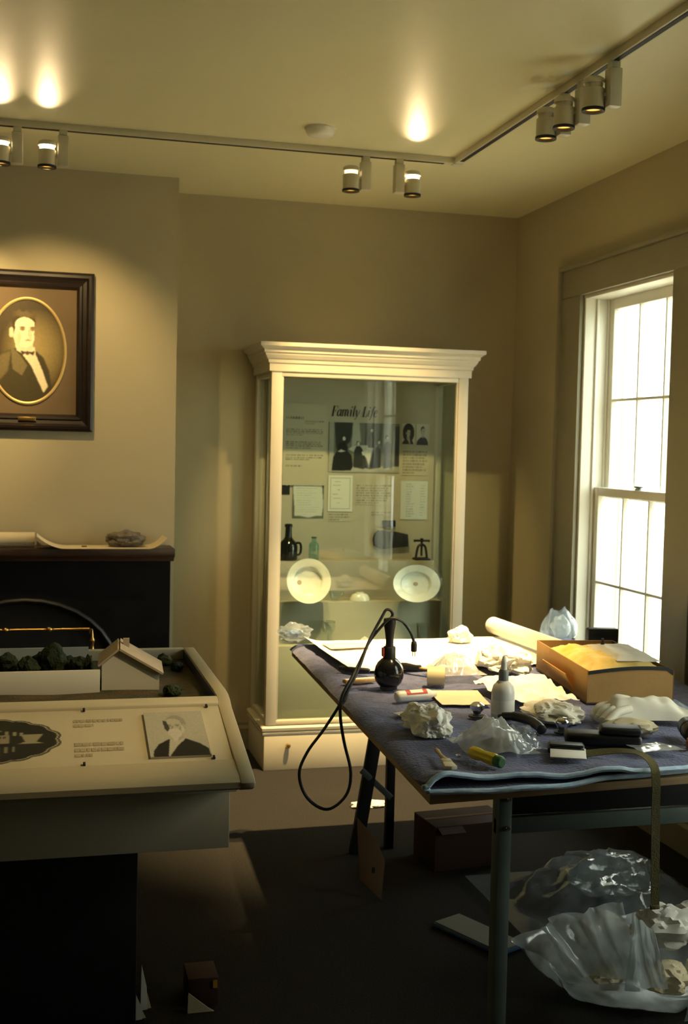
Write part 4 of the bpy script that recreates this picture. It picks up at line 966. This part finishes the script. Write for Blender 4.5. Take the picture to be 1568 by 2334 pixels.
MB().surf(lambda u, v: (-.08+.07*u, -.08+.16*v, .02+.035*max(0, 1-((u-.5)**2+(v-.5)**2)*4)*(.7+.5*ridged((u, v, 3), 4, 33))), 20, 30).build('film_fold', M['filmthin'], t, smooth=True)

# ball-shaped electric tool with upright handle and cord
def ball_tool():
    t = thing('electric_tool', 'black ball-shaped electric tool with upright handle, cord looped over the table edge', 'power tool', (1.158, 3.82, BZ))
    z = -BZ
    MB().lathe([(.026,.0),(.030,.002),(.030,.012),(.024,.014)], 24, close=False).build('foot', M['blackgloss'], t, smooth=True)
    MB().lathe([(0,.006),(.02,.008),(.034,.014),(.044,.026),(.050,.044),(.050,.060),(.046,.078),(.038,.092),(.027,.103),(.020,.108),(0,.108)], 36).build('ball_housing', M['blackgloss'], t, smooth=True)
    MB().lathe([(.0205,.106),(.0215,.108),(.0215,.142),(.019,.146),(0,.146)], 24).build('collar', M['rubber'], t, smooth=True)
    MB().obox((-.024, -.004, .128), (.006,.018,.030)).build('switch', M['red'], t, bevel=.002)['label'] = 'red switch on the collar'
    MB().lathe([(.0145,.144),(.013,.155),(.0135,.17),(.017,.195),(.021,.218),(.0225,.232),(.021,.240),(0,.242)], 24).build('handle', M['rubber'], t, smooth=True)
    W = lambda pts: [(p[0]-1.158, p[1]-3.82, p[2]-BZ) for p in pts]
    c1 = [(1.158,3.82,1.004),(1.166,3.82,1.020),(1.158,3.82,1.034),(1.143,3.82,1.036),(1.128,3.815,1.015),(1.076,3.79,.934),(1.03,3.74,.855),(.972,3.70,.769),(.909,3.70,.670),(.853,3.70,.594),(.828,3.70,.523),(.856,3.70,.445),(.923,3.70,.403),(.985,3.70,.445),(1.000,3.70,.521),(.975,3.70,.624),(.958,3.69,.711),(.962,3.69,.775),(1.005,3.72,.835),(1.047,3.78,.875),(1.080,3.80,.930),(1.114,3.80,.974),(1.150,3.795,1.010),(1.185,3.795,1.004),(1.210,3.80,.983),(1.228,3.80,.955),(1.237,3.80,.930)]
    MB().tube(spline(W(c1), 6), .0052, 8).build('power_cord', M['rubber'], t, smooth=True)
    MB().lathe([(.006,.0),(.009,-.004),(.0105,-.012),(.0105,-.032),(.009,-.036),(0,-.036)], 16, W([(1.238,3.80,.932)])[0]).build('plug', M['rubber'], t, smooth=True)
    for s in (-1, 1):
        p = W([(1.238+s*.004,3.80,.888)])[0]; MB().obox(p, (.0015,.006,.016)).build('plug_prong', M['brass'], t)
ball_tool()

t = thing('tape_roll', 'cream roll of tape lying on its side beside the plastic wrap', 'tape', (1.335, 3.845, BZ+.035))
Rx = Matrix.Rotation(math.radians(-20), 3, 'Z') @ Matrix.Rotation(math.pi/2, 3, 'Y')
MB().lathe([(.019,-.030),(.033,-.030),(.033,.030),(.019,.030)], 32, (0,0,0), Rx, close=True).build('tape_winding', M['tape'], t, smooth=True)
MB().lathe([(.016,-.031),(.019,-.031),(.019,.031),(.016,.031)], 28, (0,0,0), Rx, close=True).build('core', M['cardboard'], t, smooth=True)
t = thing('squeeze_tube', 'white plastic tube with red label lying near the black tool', 'tube', (1.185, 3.62, BZ+.0195), (0, 0, math.radians(10)))
R = Matrix.Rotation(math.pi/2, 3, 'Y')
MB().lathe([(0,-.068),(.012,-.068),(.017,-.064),(.0185,-.056),(.0185,.05),(.012,.062),(.009,.066),(.009,.078),(0,.078)], 24, (0,0,0), R).build('body', M['white_plastic'], t, smooth=True)
MB().surf(lambda u, v: (-.035+.075*u, .0190*math.sin(-1.2+1.5*v), .0190*math.cos(-1.2+1.5*v)), 4, 12).build('red_label', M['red'], t, smooth=True)
MB().surf(lambda u, v: (-.020+.045*u, .0193*math.sin(-.9+.8*v), .0193*math.cos(-.9+.8*v)), 4, 8).build('label_panel', M['paper'], t, smooth=True)
sheet('folded_paper', 'folded cream paper lying beside the white tube', [(1.245,3.52),(1.40,3.50),(1.44,3.72),(1.27,3.74)], M['paperyel'], amp=.003, s=7, seed=41, n=(20,20))
t = thing('squeeze_bottle', 'white plastic bottle with grey nozzle cap standing on the table', 'bottle', (1.384, 3.36, BZ+.002))
MB().lathe([(0,0),(.033,0),(.0355,.004),(.0355,.078),(.031,.096),(.019,.110),(.014,.114),(0,.114)], 28).build('body', M['white_plastic'], t, smooth=True)
MB().lathe([(.0155,.112),(.0155,.140),(.012,.146),(0,.146)], 24).build('cap', M['greyplastic'], t, smooth=True)
MB().lathe([(.010,.146),(.009,.165),(.005,.186),(0,.190)], 20).build('nozzle', M['white_plastic'], t, smooth=True)
MB().lathe([(.0358,.012),(.0358,.055)], 28).build('label_band', M['paper'], t, smooth=True)

t = thing('wood_strip', 'short pale wooden strip lying at the left table edge', 'wood strip', (1.085, 3.93, BZ+.009), (0,0,math.radians(12)))
MB().box(-.058,.058,-.014,.014,-.006,.006).build('strip', M['wood'], t, bevel=.001); MB().box(-.056,.056,-.012,.004,.006,.009).build('paper_facing', M['paper'], t)
t = thing('marker_pen', 'black marker pen lying on the paper sheet edge', 'marker', (1.112, 4.092, BZ+.018), (0,0,math.radians(-38)))
MB().lathe([(0,-.06),(.007,-.06),(.008,-.055),(.008,.012),(0,.012)], 14, (0,0,0), Matrix.Rotation(math.pi/2,3,'Y')).build('barrel', M['rubber'], t, smooth=True)
MB().lathe([(0,.012),(.009,.012),(.009,.05),(.006,.058),(0,.058)], 14, (0,0,0), Matrix.Rotation(math.pi/2,3,'Y')).build('cap', M['ink'], t, smooth=True)
t = thing('utility_knife', 'black handled brush knife lying behind the tape roll', 'knife', (1.335, 4.075, BZ+.022), (0,0,math.radians(-50)))
MB().lathe([(0,-.062),(.011,-.060),(.013,-.04),(.010,.0),(.012,.02),(0,.022)], 14, (0,0,0), Matrix.Rotation(math.pi/2,3,'Y')).build('handle', M['rubber'], t, smooth=True)
MB().box(.022,.075,-.010,.010,-.003,.003).build('blade', M['cardboard'], t, bevel=.001)
S = Sheet(40, 30, (.55,.50,.38)); S.poly([(.2,.2),(.5,.8),(.85,.6),(.7,.25)], (.16,.11,.06), 2).grain(.3, 2)
tag(S.build('photo_scrap', (1.075, 3.375, BZ+.006), (1,.35,0), (-.3,1,.02), .095, .062), 'torn cream and brown printed scrap on the blanket', 'paper scrap')
S = Sheet(20, 14, (.30,.24,.19)); tag(S.build('paper_scrap', (1.035, 3.295, BZ+.006), (1,-.25,0), (.25,1,0), .05, .022), 'tiny brown paper scrap near the left blanket edge', 'paper scrap')

# plastic bags in the foreground
t = thing('parts_bag', 'crumpled clear plastic bag with dark parts at the front of the table', 'plastic bag', (1.20, 3.03, BZ+.003))
def film1(u, v):
    x = -.085+.20*u; y = .09-.20*v+.05*u; e = max(0, 1-((u-.5)**2+(v-.5)**2)*3.6)
    return (x, y-.06*u, .004+.075*e*(.65+.55*ridged((u, v, 0), 3, 51)))
MB().surf(film1, 44, 44).build('film', M['film'], t, smooth=True)
blob('dark_contents', M['iron'], (.03,-.045,.018), (.055,.022,.014), .3, 2, 52, t, 3); blob('amber_contents', M['yellow'], (.05,-.055,.030), (.010,.008,.007), .3, 2, 53, t, 2)
MB().surf(lambda u, v: (.03+.10*u, -.02-.14*v*(1-.3*u)+.02*u, .045*(1-v)*(1-.3*u)+.006+.018*ridged((u, v, 2), 3, 55)), 26, 26).build('bag_mouth', M['filmthin'], t, smooth=True)
heap('crumpled_towel', 'crumpled white paper towel left of the clear parts bag', (1.098,3.225,BZ+.003), .054,.088,.068, M['paper'], 57, 12, 'paper towel')
t = thing('screwdriver', 'yellow screwdriver handle with green end on the blanket edge', 'screwdriver', (1.135, 2.855, BZ+.0195), (0,0,math.radians(-72)))
Rz = Matrix.Rotation(math.pi/2, 3, 'Y')
MB().lathe([(0,-.066),(.012,-.065),(.0175,-.056),(.018,-.035),(.0145,-.016),(.0165,0),(.018,.03),(.016,.040),(0,.040)], 8, (0,0,0), Rz).build('handle', M['yellow'], t, bevel=.0015)
MB().lathe([(0,.040),(.0155,.040),(.0155,.058),(.011,.063),(0,.063)], 14, (0,0,0), Rz).build('end_cap', M['green'], t, smooth=True)
t = thing('paint_brush', 'small wooden brush lying at the front left of the blanket', 'brush', (1.027, 2.882, BZ+.014), (0,0,math.radians(-97)))
MB().lathe([(0,-.095),(.005,-.094),(.007,-.08),(.005,-.04),(.007,-.01),(.010,.015),(.010,.022),(0,.022)], 14, (0,0,0), Rz, sx=.7).build('handle', M['wood'], t, smooth=True)
MB().box(.020,.045,-.013,.013,-.006,.006).build('ferrule', M['tape'], t, bevel=.002); MB().prism([(.045,-.013),(.092,-.017),(.096,0),(.090,.016),(.045,.013)], 'z', -.005, .005).build('bristles', M['paperyel'], t, bevel=.002)
t = thing('steel_nut', 'tiny bright steel nut on the blanket beside the brush', 'nut', (1.083, 2.925, BZ+.004))
MB().lathe([(.0035,0),(.0075,0),(.0075,.006),(.0035,.006)], 6, close=True).build('hexagon', M['chrome'], t); MB().lathe([(.003,.0005),(.0036,.0005),(.0036,.0055),(.003,.0055)], 12, close=True).build('thread', M['greyplastic'], t)

t = thing('leather_pouch', 'black pouch with a white card sticking out at the table front', 'pouch', (1.39, 2.92, BZ+.004), (0,0,math.radians(-24)))
MB().box(-.05,.05,-.02,.06,0,.014).build('pouch_body', M['rubber'], t, bevel=.004); MB().obox((0,.02,.018), (.09,.07,.006), (math.radians(-6),0,0)).build('flap', M['iron'], t, bevel=.002)
MB().obox((.004,-.045,.010), (.094,.09,.003), (math.radians(3),0,0)).build('card', M['paper'], t, bevel=.001); MB().obox((.004,-.004,.0145), (.085,.02,.003), (0,0,0)).build('clear_strip', M['filmthin'], t)
t = thing('black_tool_case', 'long black padded tool case behind the hanging strap', 'tool case', (1.53, 2.985, BZ+.003), (0,0,math.radians(-22)))
MB().box(-.105,.105,-.036,.036,0,.036).build('body', M['rubber'], t, bevel=.012, seg=3); MB().box(-.01,.105,-.034,.034,.034,.056).build('lid_bulge', M['iron'], t, bevel=.010, seg=3)
MB().box(-.095,-.02,-.0375,-.0355,.016,.019).build('zip', M['black_slot'], t)
t = thing('black_grip', 'black curved plastic grip lying right of the squeeze bottle', 'tool', (1.402, 3.225, BZ+.016))
MB().tube(spline([(-.035,.09,-.002),(-.012,.06,.004),(.008,0,.006),(.014,-.06,.002),(.010,-.095,-.002)], 6), [.012]*6+[.0145]*18+[.010], 12).build('grip', M['rubber'], t, smooth=True)
MB().lathe([(.012,0),(.014,0),(.014,.006),(.012,.006)], 14, (-.036,.092,-.005), close=True).build('end_ring', M['iron'], t, smooth=True)
for k, (x, y, r, lb) in enumerate(((1.305,3.37,.022,'shiny chrome knob behind the clear parts bag'),(1.478,3.135,.020,'shiny chrome knob on the black tool case end'))):
    t = thing('chrome_knob', lb, 'knob', (x, y, BZ+.003 if k == 0 else BZ+.003))
    z = 0 if k == 0 else .0
    MB().lathe([(0,z),(.012,z),(.010,z+.008),(.014,z+.016),(r,z+.026),(r,z+.036),(.012,z+.044),(0,z+.046)], 24).build('knob', M['chrome'], t, smooth=True)
    MB().lathe([(.013,z),(r+.004,z),(r+.004,z+.004),(.013,z+.004)], 24, close=True).build('collar', M['rubber'], t, smooth=True)
# cloth glove heap, tan bag, black roll, silver wrap, orange tool
t = thing('cotton_gloves', 'pair of cream cotton work gloves draped in front of the cardboard box', 'gloves', (1.80, 3.235, BZ+.003))
def glove(u, v):
    a = u*2-1; b_ = v*2-1; x = .13*a; y = .05*b_-.07*a*a*.3; e = max(0, 1-b_**2)**.5*max(0, 1-a**4)**.5
    return (x, y-.02*a, .012+e*(.062+.022*nz((a*2, b_, 0), 1.5, 61)-.018*a))
MB().surf(glove, 40, 24).build('glove_body', M['tissue'], t, smooth=True)
for k in range(4): MB().tube(spline([(-.07-.01*k,-.03+.022*k,.045),(-.12-.008*k,-.045+.024*k,.040),(-.155,-.06+.03*k,.018),(-.165,-.07+.032*k,.012)], 5), [.013]*14+[.010,.006], 10).build('finger', M['tissue'], t, smooth=True)
MB().surf(lambda u, v: (.10+.05*u, -.045+.09*v-.03*u, .050-.030*u+.012*math.sin(v*math.pi)), 10, 14, .003).build('cuff', M['filmthin'], t, smooth=True)
t = thing('tan_plastic_bag', 'small tan plastic bag beneath the cream gloves', 'plastic bag', (1.66, 3.085, BZ+.024))
blob('film', M['tape'], (0,0,0), (.075,.05,.026), .3, 1.6, 63, t, 4, flat=-.020); blob('bright_fold', M['paperyel'], (.02,-.028,.008), (.034,.018,.014), .4, 2, 64, t, 3)
t = thing('black_cloth_roll', 'black rolled cloth right of the tan bag', 'cloth roll', (1.81, 3.00, BZ+.031))
MB().lathe([(0,-.055),(.024,-.055),(.028,-.045),(.028,.045),(.024,.055),(0,.055)], 24, (0,0,0), Matrix.Rotation(math.radians(70),3,'Z') @ Matrix.Rotation(math.pi/2,3,'Y')).build('roll', M['rubber'], t, smooth=True)
MB().lathe([(.0285,-.006),(.0295,-.006),(.0295,.006),(.0285,.006)], 24, (0,0,0), Matrix.Rotation(math.radians(70),3,'Z') @ Matrix.Rotation(math.pi/2,3,'Y'), close=True).build('tie_band', M['iron'], t, smooth=True)
sheet('clear_film_sheet', 'flat shiny clear plastic sheet at the table front by the strap', [(1.575,2.845),(1.71,2.85),(1.69,2.93),(1.57,2.96)], M['film'], 'plastic sheet', amp=.008, s=12, seed=71, n=(20,16), thick=.0006)
t = thing('orange_tool', 'orange and amber plastic tool cut off at the right table edge', 'tool', (1.775, 2.905, BZ+.016), (0,0,math.radians(15)))
MB().box(-.03,.08,-.014,.014,-.012,.010).build('body', M['orange'], t, bevel=.004); MB().box(-.028,.07,-.010,.012,.010,.017).build('amber_top', M['orangetip'], t, bevel=.002)
# webbing strap over the edge
t = thing('webbing_strap', 'olive webbing strap hanging over the front table edge', 'strap', (1.535, 2.75, BZ))
def strap_pts(): return spline([(-.12,.135,.006),(-.06,.115,.016),(-.02,.075,.026),(.0,.02,.030),(.004,-.032,.014),(.005,-.046,-.03),(.006,-.046,-.10),(.010,-.046,-.22),(.014,-.046,-.345)], 5)
pp = strap_pts()
def strap(u, v):
    i = min(int(u*(len(pp)-1)), len(pp)-2); f = u*(len(pp)-1)-i; p = pp[i].lerp(pp[i+1], f); d = (pp[i+1]-pp[i]).normalized()
    s_ = d.cross(Vector((0,-.6,1)) if p.z > 0 else Vector((0,-1,0))); s_.normalize(); return p+s_*(.024*(v-.5))
MB().surf(strap, 60, 4, .002).build('webbing', M['olive'], t, smooth=True)
MB().box(.001,.027,-.049,-.043,-.356,-.345).build('strap_end', M['olive'], t, bevel=.001)

# ------------------------------------------------------------------ under the table and on the floor
t = thing('trash_bag', 'translucent plastic trash bag heaped with crumpled paper under the table', 'trash bag', (1.70, 3.08, .003))
bag_shell('bag_film', M['bagfilm'], (0,0,0), [(.10,.0),(.19,.02),(.26,.05),(.29,.08),(.30,.10),(.31,.12),(.33,.13)], 7, 110, .10, 2.2, t, .80, (.0,0))
BDX = .03; t.location.x += BDX
def pleats(p00, p10, p11, p01, k, amp, seed, nm):
    p00, p10, p11, p01 = [Vector(p)-Vector((1.70,3.08,.003)) for p in (p00, p10, p11, p01)]
    def fn(u, v):
        p = p00.lerp(p10, u).lerp(p01.lerp(p11, u), v); f = .35+.65*v
        return p+Vector((0, -amp*f*math.sin(u*k+1.5*v)-.5*amp*ridged((u*2, v, 0), 1.6, seed), .25*amp*math.sin(u*k*1.7)*v+.02*nz((u*3, v, 0), 2, seed)*v))
    MB().surf(fn, 60, 24).build(nm, M['bagfilm'], t, smooth=True)
pleats((1.40,2.93,.15), (1.60,2.90,.13), (1.545,2.95,.345), (1.305,2.95,.285), 13, .022, 81, 'bag_mouth')
pleats((1.53,2.87,.12), (1.655,2.86,.12), (1.62,2.90,.27), (1.555,2.90,.32), 7, .018, 85, 'bag_mouth')
pleats((1.70,2.84,.03), (1.96,2.87,.04), (1.98,2.86,.08), (1.70,2.84,.09), 15, .012, 87, 'bag_mouth')
for k, (x, y, z, r, mm) in enumerate(((1.575,3.10,.190,.070,'tissue'),(1.73,3.00,.232,.080,'paper'),(1.895,3.10,.205,.062,'tissue'),(1.705,2.962,.098,.062,'paperyel'),(1.565,3.03,.082,.042,'paperyel'),(1.85,2.98,.105,.052,'tissue'))):
    lb = ['crumpled cream paper at the left of the trash bag','crumpled white paper topmost in the trash bag','crumpled cream paper at the right of the trash bag','crumpled tan paper low in the middle of the trash bag','crumpled tan paper low at the left of the trash bag','crumpled cream paper low at the right of the trash bag'][k]
    o = blob('crumpled_paper', M[mm], (x+BDX, y, z), (r, r*.8, r*.65), .42, 2.3, 90+k); tag(o, lb, 'paper', 'crumpled papers in the trash bag')
t = thing('plastic_wrap_sheet', 'large clear plastic sheet crumpled on the floor under the table', 'plastic sheet', (1.85, 3.78, .002))
MB().surf(lambda u, v: (-.32+.7*u, -.35+.6*v, .02+.15*max(0, 1-((u-.6)**2+(v-.5)**2)*4)*(.3+.9*ridged((u, v, 1), 2.5, 95))), 50, 50).build('film', M['filmthin'], t, smooth=True)
blob('film_bundle', M['filmthin'], (.12,0,.09), (.13,.11,.06), .5, 1.8, 96, t)
t = thing('cardboard_offcut', 'brown cardboard panel leaning under the left table edge', 'cardboard', (1.145, 3.92, 0))
MB().prism([(-.06,.30),(-.045,.08),(.035,.0),(.045,.14),(.01,.22)], 'y', -.004, .004).build('panel', M['cardside'], t, bevel=.001)
MB().box(.0,.008,-.006,-.004,.10,.12).build('punched_hole', M['ink'], t)
t = thing('dark_carton', 'closed dark brown carton on the floor beneath the table\'s far end', 'carton', (1.60, 4.28, 0), (0,0,.1))
MB().box(-.16,.16,-.12,.08,0,.17).build('body', M['brownbox'], t, bevel=.003); MB().box(-.16,.16,-.03,-.01,.17,.1715).build('tape_strip', M['cardside'], t); MB().obox((-.10,-.135,.16), (.10,.05,.003), (math.radians(20),0,0)).build('flap', M['brownbox'], t)
t = thing('blue_folder', 'blue plastic folder lying on the floor behind the front table leg', 'folder', (1.40, 3.55, .003), (0,0,math.radians(25)))
MB().box(-.06,.06,-.15,.15,0,.012).build('cover', M['bluecloth'], t, bevel=.003); MB().box(-.055,.058,-.145,.145,.012,.016).build('pages', M['greyplastic'], t)
heap('white_scrap', 'white paper scrap on the carpet behind the table', (1.43,4.98,.001), .07,.035,.022, M['paper'], 101, 14, 'paper scrap', n=24)
t = thing('brown_box', 'small dark brown box on the floor at the bottom left', 'box', (.465, 3.30, 0))
MB().box(-.042,.045,-.04,.07,0,.080).build('body', M['brownbox'], t, bevel=.002); MB().box(.028,.040,-.043,-.04,.050,.072).build('amber_tag', M['orangetip'], t)
t = thing('folded_leaflet', 'pale folded leaflet standing against the small brown box', 'leaflet', (.44, 3.225, 0))
MB().prism([(-.022,0),(.052,0),(.034,.012),(-.020,.058)], 'y', -.0015, .0015).build('front_leaf', M['paperyel'], t); MB().prism([(-.022,0),(.045,0),(-.020,.050)], 'y', .006, .0085).build('back_leaf', M['paper'], t)
gl = 'pale paper slips standing on the floor'
for (x, y, h, lb) in ((.300,3.27,.130,'taller narrow pale paper slip standing at the bottom left'), (.281,3.215,.072,'short pale paper slip standing nearest the bottom left edge')):
    t = thing('paper_slip', lb, 'paper slip', (x, y, 0), (0,0,.2), gl)
    MB().prism([(-.008,0),(.012,0),(.009,h*.5),(-.006,h)], 'y', -.001, .001).build('slip', M['paper'], t); MB().prism([(-.008,0),(.024,0),(.012,h*.35),(-.002,h*.4)], 'y', .003, .005).build('back_slip', M['paperyel'], t)
